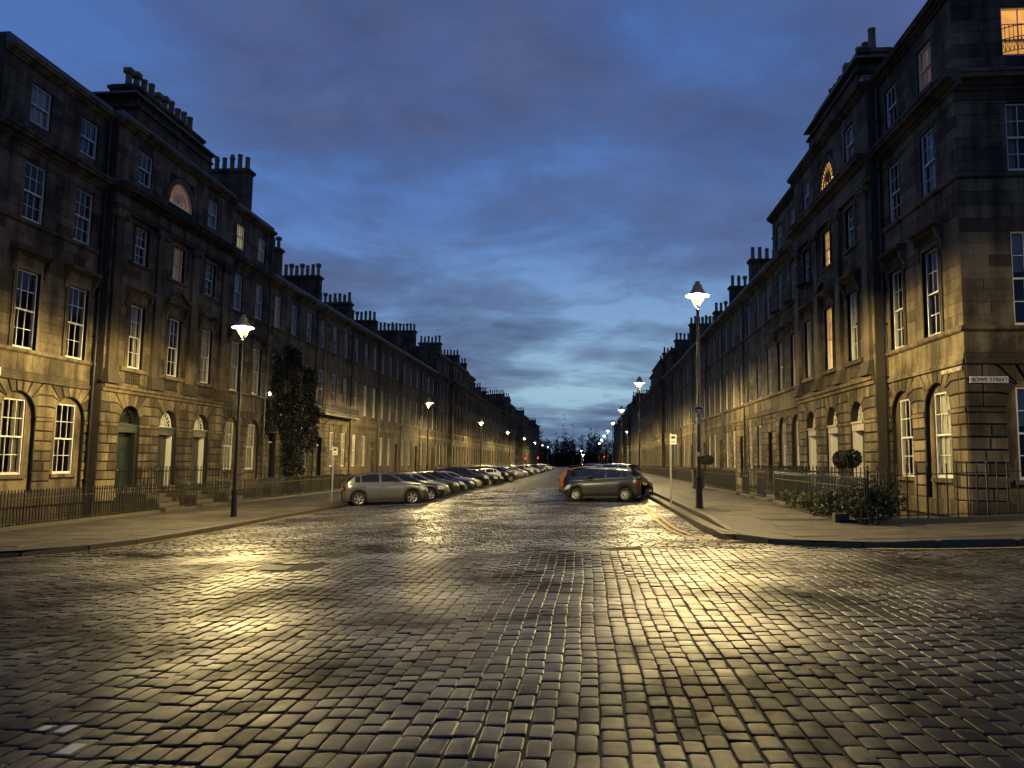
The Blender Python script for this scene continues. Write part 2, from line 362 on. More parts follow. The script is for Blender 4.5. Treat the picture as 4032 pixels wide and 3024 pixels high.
# setts: the near junction is laid in rows that run along the view, the street beyond in rows across it
PROF5 = [(-1,0.0135),(-0.97,0.0050),(-0.86,0.0013),(-0.45,0.0),(0.45,0.0),(0.86,0.0013),(0.97,0.0050),(1,0.0135)]
PROF4 = [(-1,0.018),(-0.88,0.001),(0.88,0.001),(1,0.018)]
def pillow(prof, skirt):
    vs, fs = [], []; n = len(prof)
    for v, dv in prof:
        for u, du in prof:
            q_ = abs(u)*abs(v); k = 0.89 if q_ == 1 else (0.935 if q_ > .93 else (0.97 if q_ > .75 else 1.0))
            vs.append((u*0.5*k, v*0.5*k, -du-dv*0.9, u, v))
    for j in range(n-1):
        for i in range(n-1): fs.append((j*n+i, j*n+i+1, (j+1)*n+i+1, (j+1)*n+i))
    if skirt:
        ring = [i for i in range(n)]+[j*n+n-1 for j in range(1,n)]+[(n-1)*n+i for i in range(n-2,-1,-1)]+[j*n for j in range(n-2,0,-1)]
        b = len(vs)
        for i in ring: x, y, z, u, v = vs[i]; vs.append((x*1.02, y*1.02, z-0.05, u, v))
        m = len(ring)
        for k in range(m): fs.append((ring[k], b+k, b+(k+1)%m, ring[(k+1)%m]))
    return vs, fs
P5, P4 = pillow(PROF5, True), pillow(PROF4, False)
HOLES = [(-6.25,-4.95,13.75,14.85), (-0.6,1.05,16.4,17.0)]
def inhole(x, y): return any(a < x < b and c < y < d for a, b, c, d in HOLES)
R2 = random.Random(11)
near = []
x = -17.5
while x < 15.0:
    w = R2.uniform(0.14, 0.18); xc = x+w/2; x += w+R2.uniform(.004,.012)
    y = 2.2+R2.uniform(0, 0.3)
    while y < 16.55:
        L = R2.uniform(0.22, 0.36) if R2.random() > 0.14 else R2.uniform(0.15, 0.22); yc = y+L/2; y += L+R2.uniform(.004,.014)
        if abs(xc+0.11*yc) > 0.80*yc+2.2: continue
        xx = xc+0.012*math.sin(yc*1.1+xc*0.7)+R2.uniform(-0.008, 0.008)
        if inhole(xx, yc): continue
        near.append((xx, yc, w, L))
def inview(x, y):
    t = (x+0.0985*y)/y; return -0.66 < t < 0.66 and y > 4.75
near.sort(key=lambda q: q[0]**2+q[1]**2 if inview(q[0], q[1]) else 1e6+q[1])
def jit(g, s=.035):
    q = [[(g.uniform(-s,s), g.uniform(-s,s)) for _ in range(3)] for _ in range(3)]
    def f(u, v):
        i, j = (u+1), (v+1); a, b = min(1, int(i)), min(1, int(j)); fu, fv = i-a, j-b
        return tuple((q[b][a][k]*(1-fu)+q[b][a+1][k]*fu)*(1-fv)+(q[b+1][a][k]*(1-fu)+q[b+1][a+1][k]*fu)*fv for k in (0,1))
    return f
JIT = [{(u, v): jj(u, v) for u in set(q[0] for q in PROF5+PROF4) for v in set(q[0] for q in PROF5+PROF4)} for jj in [jit(random.Random(900+k)) for k in range(60)]]
um = [None]*14
for k in range(14):
    rr = random.Random(50+k); m = MB(); vs, fs = P5
    tx, ty, h = rr.uniform(-.001,.001), rr.uniform(-.0015,.0015), rr.uniform(-.003,.003)
    jj = jit(rr); um[k] = m.add([(a+jj(u,v)[0], b+jj(u,v)[1], z+tx*u+ty*v+h) for a, b, z, u, v in vs], fs).mesh('sett', SETT)
for i, (a, b, w, L) in enumerate(near[:300]):
    o = put('sett', um[R2.randrange(14)], road, (a, b, zr(a)+undul(a, b)), 0.0, (w*0.985, L*0.985, 1.0)); o.rotation_euler = (R2.uniform(-.014,.014), math.atan(-0.038)+R2.uniform(-.016,.016), R2.uniform(-.03,.03))
def mass(lst, pil, along):
    V, F = [], []; vs, fs = pil
    for (a, b, w, L) in lst:
        tx, ty, h, ro = R2.uniform(-.0022,.0022), R2.uniform(-.003,.003), R2.uniform(-.006,.005), R2.uniform(-.035,.035)
        ww, ll = (w*0.985, L*0.985); J = JIT[R2.randrange(60)]; base = len(V); z0 = zr(a)+undul(a, b)+h
        for (px_, py_, z, u, v) in vs:
            jx, jy = J[(u, v)]; dx, dy = (px_+jx)*ww, (py_+jy)*ll
            X = a+dx-ro*dy; V.append((X, b+dy+ro*dx, z0+0.038*dx+z+tx*u+ty*v))
        F.extend([tuple(base+i for i in q) for q in fs])
    m = MB(); m.v, m.f = V, F; m.tone = (len(lst), len(vs)); return m
def toned(m, name):
    o = stuff(m.build(name, SETT, road)); n, k = m.tone; at = o.data.attributes.new('tone', 'FLOAT', 'POINT'); vals = []
    for _ in range(n): vals += [R2.random()]*k
    at.data.foreach_set('value', vals); return o
toned(mass(near[300:], P5, 0), 'setts_near')
far = []; y = 16.75
while y < 58.0:
    h = R2.uniform(0.15, 0.185); yc = y+h/2; y += h+0.014; x = -11.5-R2.uniform(0, 0.25)-(3.0 if yc < 19.5 else 0)
    xe = 3.1+(3.2 if yc < 17.6 else 0)
    while x < xe:
        L = R2.uniform(0.2, 0.33); xc = x+L/2; x += L+0.014
        if inhole(xc, yc) or (xc < -11.6 and yc > 16.3+(xc+14.5)*1.0): continue
        far.append((xc, yc+R2.uniform(-.006,.006), L, h))
toned(mass(far, P4, 1), 'setts_far')
# iron cover and drain grating set into the setts, painted marks
mh = empty('access_cover', (-5.6, 14.3, zr(-5.6)+0.004), 0.12); tag(mh, 'rectangular iron access cover sunk among the setts, left of centre', 'manhole cover')
MB().box(-.62,.62,-.5,.5,-.05,-.012).build('frame', KERBM, mh); c = MB()
MB().box(-.42,.02,-.30,.30,-.04,.004).build('lid', DARKM, mh); MB().box(.035,.46,-.30,.30,-.04,.0).build('lid', DARKM, mh)
gr = empty('drain_grating', (0.22, 16.7, zr(0.22)+0.008)); tag(gr, 'long slotted drain grating across the street mouth', 'grating')
MB().box(-.80,.80,-.29,.29,-.05,-.02).build('frame', DARKM, gr)
slot = MB().box(-.010,.010,-.2,.2,-.02,.0).mesh('bar', DARKM)
for i in range(46): put('bar', slot, gr, (-.765+i*.034, 0, 0))
for q in (-.25,.25): MB().box(-.82,.82,q-.03,q+.03,-.03,.004).build('rim', GREYM, gr)
def strip(name, pts, w, mat, dz=0.012, n=1):
    m = MB()
    for k in range(len(pts)-1):
        a, b = Vector(pts[k]), Vector(pts[k+1]); d = (b-a).normalized(); nn = Vector((-d.y, d.x))*w/2
        zz = lambda p: zr(p.x)+dz+undul(p.x, p.y)*0.6
        p = [a-nn, a+nn, b+nn, b-nn]; m.quad(*[(q.x, q.y, zz(q)) for q in p])
    return m.build(name, mat)
def dens(pts, st):
    out = []
    for k in range(len(pts)-1):
        a, b = Vector(pts[k]), Vector(pts[k+1]); n = max(1, int((b-a).length/st))
        out += [tuple(a+(b-a)*i/n) for i in range(n)]
    return out+[pts[-1]]
yl = [(2.16,33.0),(2.16,24.0),(2.2,21.3),(2.35,19.6),(2.75,18.5),(3.3,17.9)]
struct(strip('double_yellow_line', dens(yl, .3), 0.09, YEL, .02)); struct(strip('double_yellow_line', dens([(a+.22,b+.05) for a,b in yl], .3), 0.09, YEL, .02))
struct(strip('yellow_line', dens([(5.6,16.28),(8.2,15.84),(20,15.76)], .4), 0.12, YEL, .02))
struct(strip('yellow_line', dens([(-11.25,34),(-11.28,22),(-11.45,19.0),(-11.9,17.5),(-12.7,16.4),(-14,15.7),(-18,15.4)], .4), 0.09, YEL, .016))
PM = [(-3.50,5.35,.20,.30),(-3.52,5.08,.12,.22),(-4.08,5.62,.2,.15),(-3.78,5.64,.2,.15),(-3.47,5.62,.2,.15)]
for o in [q for q in road.children if q.name.startswith('sett')]:
    for (a, b, w, l) in PM:
        if o.name.split('.')[0] == 'sett' and abs(o.location.x-a) < w/2 and abs(o.location.y-b) < l/2:
            q = put('paint_patch', o.data, o, (R2.uniform(-.1,.1), R2.uniform(-.1,.1), .0025), 0, (R2.uniform(.45,.85), R2.uniform(.6,.95), 1)); q.material_slots[0].link = 'OBJECT'; q.material_slots[0].material = WPAINT; break
struct(strip('parking_bay_line', dens([(-10.6,36.0),(-7.6,37.2)], .3), .08, WPAINT, .012)); struct(strip('parking_bay_line', dens([(1.9,34.2),(-0.9,35.4)], .3), .08, WPAINT, .012))

# kerbs and pavements
KL = [(-11.45,210.0),(-11.45,60.0),(-11.45,21.0),(-11.6,19.2),(-12.0,17.9),(-12.8,16.7),(-14.0,16.0),(-16.0,15.7),(-30.0,15.6)]
KR = [(3.05,210.0),(3.05,60.0),(3.05,20.8),(3.12,19.5),(3.4,18.4),(3.95,17.55),(4.7,17.05),(5.6,16.65),(8.3,16.15),(11.0,16.05),(30.0,16.0)]
def backl(p): return (min(-17.3, p[0]) if p[1] < 20.0 else -17.3, max(20.6, p[1]))
def backr(p): return (max(6.95, p[0]) if p[1] < 20.0 else 6.95, max(20.35, p[1]))
def pavement(name, K, back, zf, skipx=0.0):
    m = MB(); D = dens(K, 1.0)
    for k in range(len(D)-1):
        a, b = D[k], D[k+1]; A, B = back(a), back(b)
        for i in range(5):
            t0, t1 = i/5, (i+1)/5
            P = [(p[0]+(q[0]-p[0])*t, p[1]+(q[1]-p[1])*t) for p, q, t in ((a,A,t0),(b,B,t0),(b,B,t1),(a,A,t1))]
            m.quad(*[(q[0], q[1], zf(q[0], q[1])-0.006) for q in P])
    return struct(m.build(name, FLAG))
pl = pavement('pavement_left', KL, backl, lambda x, y: zpl(x))
KR2 = [(x+0.30 if y > 18.0 else x+0.05, y) for x, y in KR]
pr = pavement('pavement_right', KR2, backr, zpr)
ub = MB().cham([(-.5,-.5),(.5,-.5),(.5,.5),(-.5,.5)], -.5, .5, .06)
ubox = MB(); ubox.v = [(x, z, -y) for x, y, z in ub.v]; ubox.f = ub.f; KUB = ubox.mesh('kerb_stone', KERBM)
def kerb(parent, K, ztop, h, w, lim, step=0.95, inset=0.0):
    D = dens([p for p in K if p[1] <= lim]+[], step) if True else K
    for k in range(len(D)-1):
        a, b = Vector(D[k]), Vector(D[k+1]); d = b-a; L = d.length
        if L < 0.05: continue
        mid = (a+b)/2; za, zb = ztop(a.x, a.y), ztop(b.x, b.y)
        o = put('kerb_stone', KUB, parent, (mid.x, mid.y, (za+zb)/2-h/2), 0, (L-0.012, w, h)); o.rotation_euler = (0, -math.atan2(zb-za, L), math.atan2(d.y, d.x))
def ktl(x, y): t = sst((17.8-y)/1.2) if y < 17.8 else 0.0; return zpl(x)+0.004-0.06*t
kerb(pl, [(-11.52,58.0)]+[(x-.07, y) for x, y in KL[2:]], ktl, 0.34, 0.16, 58.0)
def ktr(x, y):
    t = sst((6.6-x)/1.4)*sst((x-3.7)/0.8); return zr(x)+0.15-0.085*t
kerb(pr, [(3.13,58.0)]+[(x+.07, y+(.05 if y < 18 else 0)) for x, y in KR[2:]], ktr, 0.34, 0.17, 58.0)
tread = MB()
for y0, y1 in zip(lin(18.4,58,40)[:-1], lin(18.4,58,40)[1:]): tread.quad((3.1,y0,zr(3.1)+.142),(3.42,y0,zr(3.1)+.142),(3.42,y1,zr(3.1)+.142),(3.1,y1,zr(3.1)+.142))
tread.build('kerb_tread', KERBM, pr)
kerb(pr, [(3.44,58.0),(3.44,22.0),(3.44,20.5),(3.5,19.4),(3.7,18.6)], lambda x, y: zpr(x, y)+0.004, 0.30, 0.15, 58.0)
kf = MB(); kf.box(-11.6,-11.45,58,210,-.9,zpl(-11.5)+.002); kf.box(3.05,3.35,58,210,-.5,zr(3)+.15); kf.box(3.36,3.5,58,210,-.5,.405); struct(kf.build('kerb_line', KERBM))
def slab(w, l): return cached(('slab', round(w,2), round(l,2)), lambda: flat(MB().cham([(-w/2,-l/2),(w/2,-l/2),(w/2,l/2),(-w/2,l/2)], 0, .05, .008)).mesh('flagstone', FLAG))
def flat(m): m.v = [(x, z, -y) for x, y, z in m.v]; return m
def flags(parent, x0, x1, y0, y1, zf, ok, rowh, lens, tx):
    y = y0
    while y < y1-.2:
        x = x0-R2.uniform(0, lens[0]*.6)
        while x < x1:
            L = R2.choice(lens); xc, yc = x+L/2, y+rowh/2
            if all(ok(a, b) for a, b in ((x,y),(x+L,y),(x,y+rowh),(x+L,y+rowh))):
                o = put('flagstone', slab(L-.014, rowh-.014), parent, (xc, yc, zf(xc, yc)+0.004+R2.uniform(-.002,.003)))
                e = .1; o.rotation_euler = (math.atan((zf(xc,yc+e)-zf(xc,yc-e))/(2*e))+R2.uniform(-.004,.004), -math.atan((zf(xc+e,yc)-zf(xc-e,yc))/(2*e)), 0)
            x += L
        y += rowh
def okl(x, y): return x > -17.0 and x < -11.68 and (y > 20.9 or (x < -12.9 if y < 18.3 else x < -11.85)) and y > 16.4
flags(pl, -17.0, -11.6, 16.4, 52.0, lambda x, y: zpl(x), okl, 0.95, (0.8, 1.0, 1.25), .02)
def okr(x, y): return (3.58 < x < 6.85 and y > 20.4) or (y < 20.3 and y > 16.45+max(0, 8.3-x)*0.19+max(0,5.6-x)*.55 and x > 4.0)
flags(pr, 3.58, 6.85, 20.4, 42.0, zpr, okr, 0.80, (0.75, 0.9, 1.1), .02)
flags(pr, 4.0, 14.0, 16.4, 20.3, zpr, okr, 0.72, (0.7, 0.9, 1.05), .02)
# basement areas in front of the houses
ar = MB(); ar.quad((-19.7,20,-2.95),(-17.3,20,-2.95),(-17.3,212,-2.95),(-19.7,212,-2.95)); ar.quad((6.95,20,-2.4),(10.8,20,-2.4),(10.8,212,-2.4),(6.95,212,-2.4)); ar.quad((6.95,20.3,-2.4),(40,20.3,-2.4),(40,23,-2.4),(6.95,23,-2.4))
struct(ar.build('basement_area_floor', KERBM))
rw = MB(); rw.box(-17.36,-17.28,20.55,212,-3.0,zpl(-17.3)-.002); rw.box(-40,-17.28,20.56,20.64,-3.0,zpl(-17.3)-.004)
rw.box(6.93,7.01,20.3,212,-2.5,.44); struct(rw.build('area_retaining_wall', RUBBLE))
rw = MB(); grid(rw, [7.02]+lin(8,40,32), [20.31,20.38], lambda x, y: zpr(x, 20.3)); 
for a, b in zip(lin(7.02,40,33)[:-1], lin(7.02,40,33)[1:]): rw.quad((a,20.38,-2.5),(b,20.38,-2.5),(b,20.38,zpr(b,20.3)),(a,20.38,zpr(a,20.3)))
struct(rw.build('area_retaining_wall', RUBBLE))
# ------------------------------------------------------------------ houses
class House:
    def __init__(s, side, u0, u1, label, proud=0.0, name='terrace_house', group=None):
        s.side, s.u0, s.u1 = side, u0, u1; s.um = (u0+u1)/2; s.sg = 1 if side == 'L' else -1
        X = XL+proud if side == 'L' else XR-proud
        s.r = empty(name, (X, s.um, 0.0 if side == 'L' else DZR), math.pi/2*s.sg)
        tag(s.r, label, 'house', group or ('terraced houses on the left' if side == 'L' else 'terraced houses on the right'))
        s.x0, s.x1 = -(u1-u0)/2, (u1-u0)/2; s.M = None
    def x(s, u): return s.sg*(u-s.um)
def place(h, o, loc=None):
    if h.M is not None:
        L = o.location.copy() if loc is None else Vector(loc); o.matrix_local = h.M @ Matrix.Translation(L) @ Matrix.Diagonal((*o.scale, 1))
    return o
def part(h, name, mb, mat, parent=None, loc=None, smooth=False):
    o = mb.build(name, mat, parent or h.r, loc, smooth=smooth)
    return place(h, o) if parent is None else o
def arcpts(xc, zs, R, a0, a1, n): return [(xc+R*math.cos(math.radians(a0+(a1-a0)*i/n)), zs+R*math.sin(math.radians(a0+(a1-a0)*i/n))) for i in range(n+1)]
def wallmesh(m, x0, x1, z0, z1, y, ops, rd):
    xs = {x0, x1}; zs = {z0, z1}
    for o in ops:
        xs |= {o[0], o[1]}; zs |= {o[2], o[3]}
        if o[4]: zs.add(o[3]+(o[1]-o[0])/2)
    xs = sorted(q for q in xs if x0-1e-6 <= q <= x1+1e-6); zs = sorted(q for q in zs if z0-1e-6 <= q <= z1+1e-6)
    for i in range(len(xs)-1):
        for j in range(len(zs)-1):
            cx_, cz_ = (xs[i]+xs[i+1])/2, (zs[j]+zs[j+1])/2; skip = False
            for o in ops:
                if o[0] < cx_ < o[1] and o[2] < cz_ < o[3]+((o[1]-o[0])/2 if o[4] else 0): skip = True
            if not skip: m.quad((xs[i],y,zs[j]),(xs[i+1],y,zs[j]),(xs[i+1],y,zs[j+1]),(xs[i],y,zs[j+1]))
    for o in ops:
        a, b, c, d, arch = o[:5]
        path = [(a,c),(b,c)]
        if arch:
            R = (b-a)/2; xc = (a+b)/2; arc = arcpts(xc, d, R, 0, 180, 20); zt = d+R
            for k in range(20):
                p, q = arc[k], arc[k+1]; cn = (b, zt) if k < 10 else (a, zt); m.add([(cn[0],y,cn[1]),(q[0],y,q[1]),(p[0],y,p[1])], [(0,1,2)])
            path = [(a,c),(b,c)]+arc
        else: path += [(b,d),(a,d)]
        n = len(path)
        for k in range(n):
            p, q = path[k], path[(k+1)%n]; m.quad((p[0],y,p[1]),(q[0],y,q[1]),(q[0],y+rd,q[1]),(p[0],y+rd,p[1]))
def body(h, zt, ops, mat=JOINT, rd=0.22, y=0.03, zb=0.0, depth=10.5, x0=None, x1=None, shell=True, front=True, open_side=0):
    x0 = h.x0 if x0 is None else x0; x1 = h.x1 if x1 is None else x1
    m = MB()
    if front: wallmesh(m, x0, x1, zb, zt, y, ops, rd)
    if shell:
        a, b = x0+.006, x1-.006
        for xx in ((a, b) if not open_side else ((a,) if open_side > 0 else (b,))): m.quad((xx,y+.002,-3.2),(xx,depth,-3.2),(xx,depth,zt),(xx,y+.002,zt))
        m.quad((a,depth,-3.2),(b,depth,-3.2),(b,depth,zt),(a,depth,zt)); m.quad((a,y+rd+.9,-3.2),(b-(1.3 if open_side else 0),y+rd+.9,-3.2),(b-(1.3 if open_side else 0),y+rd+.9,zt),(a,y+rd+.9,zt)); m.quad((a,y+.01,zt-.02),(b,y+.01,zt-.02),(b,depth,zt-.02),(a,depth,zt-.02))
    return part(h, 'wall', m, mat)
RS = random.Random(5)
def stonemesh(w, hh, c, d=0.045): return cached(('st', round(w*50), round(hh*100), c), lambda: MB().cham([(-w/2,-hh/2),(w/2,-hh/2),(w/2,hh/2),(-w/2,hh/2)], 0, d, c).mesh('stone', STONE))
def stones(h, x0, x1, zl, blocks, c=0.007, lens=(0.55,1.05), y=0.0, gap=0.004):
    for za, zb in zip(zl[:-1], zl[1:]):
        bl = sorted((max(x0,b[0]), min(x1,b[1])) for b in blocks if b[2] < zb-.012 and b[3] > za+.012 and b[1] > x0 and b[0] < x1)
        seg, cur = [], x0
        for a, b in bl:
            if a > cur+.02: seg.append((cur, a))
            cur = max(cur, b)
        if cur < x1-.02: seg.append((cur, x1))
        for a, b in seg:
            n = max(1, round((b-a)/RS.uniform(*lens))); cuts = [a+(b-a)*(k+(RS.uniform(-.18,.18) if 0 < k < n else 0))/n for k in range(n+1)]
            for p, q in zip(cuts[:-1], cuts[1:]):
                w = round((q-p-2*gap*(.55 if gap > .02 else 1))*50)/50; place(h, put('stone', stonemesh(w, zb-za-2*gap, c), h.r, ((p+q)/2, y+RS.uniform(-.003,.002), (za+zb)/2)))
def courses(za, zb, ch): n = max(1, round((zb-za)/ch)); return [za+(zb-za)*i/n for i in range(n+1)]
K0, K1, K2, K3 = 3.15, 3.56, 3.97, 4.395
def rustic(h, arches, x0=None, x1=None, zbase=0.5):
    x0 = h.x0 if x0 is None else x0; x1 = h.x1 if x1 is None else x1
    lens = (0.45, 0.8); c = 0.018
    bl = [(xc-R, xc+R, -1, K0) for xc, R in arches]
    stones(h, x0, x1, courses(zbase, 3.03, 0.36), bl, c, lens, -0.018, 0.024)
    im = MB(); cur = x0
    for xc, R in sorted(arches): im.box(cur, xc-R+.03, -.055, .03, 3.03, 3.147); cur = xc+R-.03
    im.box(cur, x1, -.055, .03, 3.03, 3.147); part(h, 'impost_band', im, STONE)
    A = sorted(arches); ends = [x0]+[(A[i][0]+A[i][1]+A[i+1][0]-A[i+1][1])/2 for i in range(len(A)-1)]+[x1]
    for i, (xc, R) in enumerate(A):
        I = lambda a: (R*math.cos(math.radians(a)), R*math.sin(math.radians(a))+K0)
        T = lambda a: ((K3-K0)/math.tan(math.radians(a)), K3)
        tops = [48, 65, 82, 98, 115, 132]
        def ston(key, poly): return cached(('vs', round(R,3))+key, lambda: MB().cham(poly, 0, .06, .018).mesh('voussoir', STONE))
        gp = .024
        for k in range(5):
            a, b = tops[k]+1.5, tops[k+1]-1.5; place(h, put('voussoir', ston((k,), [I(a),I((a+b)/2),I(b),(T(b)[0],K3-gp),(T(a)[0],K3-gp)]), h.r, (xc, -.018+RS.uniform(-.004,.002), 0)))
        for s_, lim in ((1, ends[i+1]-xc), (-1, xc-ends[i])):
            xm = min(lim-.004, R+.62); O1, O2 = (R+.20, K1), (R+.13, K2)
            if xm < R+.24: xm = lim-.004; O1, O2 = (R+xm*.0+.10, K1), (R+.06, K2)
            ps = [[(R,K0+gp),(xm,K0+gp),(xm,K1-gp),(O1[0],K1-gp),I(24)], [I(25),(O1[0],K1+gp),(xm,K1+gp),(xm,K2-gp),(O2[0],K2-gp),I(47)], [I(48.4),(O2[0],K2+gp),(xm,K2+gp),(xm,K3-gp),(max(T(48)[0],.1)+.03,K3-gp)]]
            for k, p in enumerate(ps):
                key = ('s', k, s_, round(xm,2)); poly = [(s_*a, b) for a, b in p]
                place(h, put('voussoir', ston(key, poly), h.r, (xc, -.018+RS.uniform(-.004,.002), 0)))
            if lim-xm > .05:
                a, b = (xc+xm, xc+lim) if s_ > 0 else (xc-lim, xc-xm)
                stones(h, a, b, [K0,K1,K2,K3], [], c, lens, -.018, .024)
def winmesh(w, hh, cols, rt, rb):
    def f():
        m = MB(); s, bt = .055, .024; hm = hh*rt/(rt+rb)
        m.box(-w/2,w/2,-.02,.10,hh-.05,hh); m.box(-w/2,-w/2+s,-.02,.10,0,hh-.05); m.box(w/2-s,w/2,-.02,.10,0,hh-.05); m.box(-w/2+s,w/2-s,.0,.10,0,.09)
        zm = hh-hm; m.box(-w/2+s,w/2-s,-.015,.09,zm-.028,zm+.028)
        for up in (1, 0):
            za, zb, n, y = (zm+.028, hh-.05, rt, 0.0) if up else (.09, zm-.028, rb, .05)
            for k in range(1, cols): xx = -w/2+s+(w-2*s)*k/cols; m.box(xx-bt/2,xx+bt/2,y,y+.035,za,zb)
            for k in range(1, n): zz = za+(zb-za)*k/n; m.box(-w/2+s,w/2-s,y+.001,y+.034,zz-bt/2,zz+bt/2)
        return m.mesh('window', WHITEP)
    return cached(('win', round(w,2), round(hh,2), cols, rt, rb), f)
def panemesh(a, b): return cached(('pane', round(a,2), round(b,2)), lambda: MB().quad((-a/2,0,-b/2),(a/2,0,-b/2),(a/2,0,b/2),(-a/2,0,b/2)).mesh('pane', GLASS))
def planemesh(kind, w, hh):
    def f():
        m = MB(); mat = {'blind': BLIND, 'lit': LIT_WARM, 'hot': LIT_HOT, 'dim': LIT_DIM, 'pale': LIT_PALE, 'fblind': LIT_BLIND, 'dimw': LIT_TAN}.get(kind, BLIND)
        if kind == 'curt':
            mat = CURT; n = 18
            for s_ in (-1, 1):
                b = len(m.v)
                for k in range(n+1):
                    xx = s_*(w/2-.02-(w*.30)*k/n); yy = .03*math.sin(k*1.9)
                    m.v += [(xx,yy,.02),(xx,yy,hh-.02)]
                for k in range(n): m.f.append((b+2*k,b+2*k+2,b+2*k+3,b+2*k+1))
        elif kind == 'room':
            d = .55; m.quad((-w/2-.15,d,-.1),(w/2+.15,d,-.1),(w/2+.15,d,hh+.1),(-w/2-.15,d,hh+.1))
            for xx in (-w/2-.15, w/2+.15): m.quad((xx,.0,-.1),(xx,d,-.1),(xx,d,hh+.1),(xx,0,hh+.1))
            for zz in (-.1, hh+.1): m.quad((-w/2-.15,0,zz),(w/2+.15,0,zz),(w/2+.15,d,zz),(-w/2-.15,d,zz))
            mat = ROOM
        else: m.box(-w/2,w/2,0,.012,.0,hh)
        return m.mesh(kind, mat)
    return cached(('pl', kind, round(w,2), round(hh,2)), f)
def window(h, xc, z0, w, hh, kind='dark', y=0.095, cols=3, rt=2, rb=2, fine=True):
    wo = put('window', winmesh(w, hh, cols, rt, rb), h.r, (xc, y, z0)); place(h, wo)
    s = .055; hm = hh*rt/(rt+rb); zm = hh-hm
    for up in (1, 0):
        za, zb, n, yy = (zm+.028, hh-.05, rt, .018) if up else (.09, zm-.028, rb, .068)
        cc, nn = (cols, n) if fine else (1, 1)
        pw, ph = (w-2*s)/cc, (zb-za)/nn
        for i in range(cc):
            for j in range(nn): put('pane', panemesh(pw, ph), wo, (-w/2+s+pw*(i+.5), yy, za+ph*(j+.5)))
    if kind in ('dark', 'half', 'curt'): put('interior', planemesh('room', w, hh), wo, (0, .11, 0))
    if kind == 'half': put('blind', planemesh('blind', w-.04, hh*.42), wo, (0, .13, hh*.58))
    elif kind == 'curt': put('curtain', planemesh('curt', w, hh), wo, (0, .17, 0))
    elif kind != 'dark': put('blind' if kind in ('blind', 'fblind') else 'lit_interior', planemesh(kind, w, hh), wo, (0, .115, 0))
    return wo
def sill(h, xc, z, w, y0=-.09, t=.12): part(h, 'sill', MB().cham([(-w/2,-t),(w/2,-t),(w/2,0),(-w/2,0)], y0, .12, .012), STONE, loc=(xc, 0, z))
def course(h, name, prof, mat=STONE, x0=None, x1=None): return part(h, name, MB().prismx(prof, h.x0 if x0 is None else x0, h.x1 if x1 is None else x1), mat)
def CORN(z0, z1, p): d = z1-z0; return [(.04,z0),(-.06,z0),(-.10,z0+d*.18),(-.16,z0+d*.22),(-p*.55,z0+d*.45),(-p*.88,z0+d*.52),(-p*.90,z0+d*.74),(-p,z0+d*.82),(-p,z1),(.04,z1)]
def archit(h, xc, z0, z1, w, t=.15, hood=None):
    m = MB(); a, b = xc-w/2, xc+w/2
    for (q, y) in ((t, -.035), (t*.55, -.055)):
        m.box(a-q,a,y,.03,z0,z1+q); m.box(b,b+q,y,.03,z0,z1+q); m.box(a,b,y,.03,z1,z1+q)
    part(h, 'architrave', m, STONE)
    if hood:
        e = w/2+t+.22; zf = z1+t
        part(h, 'frieze', MB().box(xc-w/2-t,xc+w/2+t,-.03,.03,zf+.004,zf+.33), STONE)
        hm = MB().prismx([(.03,zf+.33),(-.06,zf+.33),(-.12,zf+.40),(-.30,zf+.46),(-.32,zf+.56),(.03,zf+.58)], xc-e, xc+e)
        if hood == 'ped':
            hm.prism([(xc-e,zf+.585),(xc+e,zf+.585),(xc,zf+1.02)], -.12, .03)
            for s_ in (1,-1): hm.prism([(xc+s_*e,zf+.59),(xc+s_*e,zf+.68),(xc,zf+1.15),(xc,zf+1.03)], -.31, -.121)
        part(h, 'hood', hm, STONE)
        for s_ in (-1, 1): part(h, 'console', MB().prismx([(.03,zf-.30),(-.06,zf-.28),(-.07,zf-.05),(-.20,zf+.12),(-.24,zf+.33),(.03,zf+.33)], xc+s_*(w/2+t+.09)-.065, xc+s_*(w/2+t+.09)+.065), STONE)
def roof(h, ze, zrid, y0=.2, yd=5.2, depth=10.4, ov=.0):
    m = MB(); a, b = h.x0+.008, h.x1-.008
    m.add([(a,y0,ze),(b,y0,ze),(b,yd,zrid),(a,yd,zrid),(a,depth,ze),(b,depth,ze)], [(0,1,2,3),(3,2,5,4),(0,3,4),(1,5,2)]); part(h, 'roof', m, SLATE)
def pot(hh, r, kind):
    def f():
        m = MB()
        if kind == 0: m.lathe([(r*1.08,0),(r*1.0,.06),(r*.92,hh*.5),(r*.88,hh*.9),(r*1.0,hh*.92),(r*1.0,hh),(r*.72,hh),(r*.72,hh*.7)], 10, cap=False)
        elif kind == 1: m.lathe([(r*1.1,0),(r*.95,.05),(r*.9,hh*.72),(r*1.15,hh*.74),(r*1.15,hh*.8),(r*.8,hh*.84),(r*.95,hh*.95),(r*.4,hh*1.04)], 10, cap=False)
        else: m.lathe([(r*1.05,0),(r*.9,.05),(r*.85,hh*.75)], 8, cap=False); m.box(-r*1.1,r*1.1,-r*1.1,r*1.1,hh*.75,hh*1.05)
        return m.mesh('chimney_pot', POT, True)
    return cached(('pot', round(hh,2), round(r,2), kind), f)
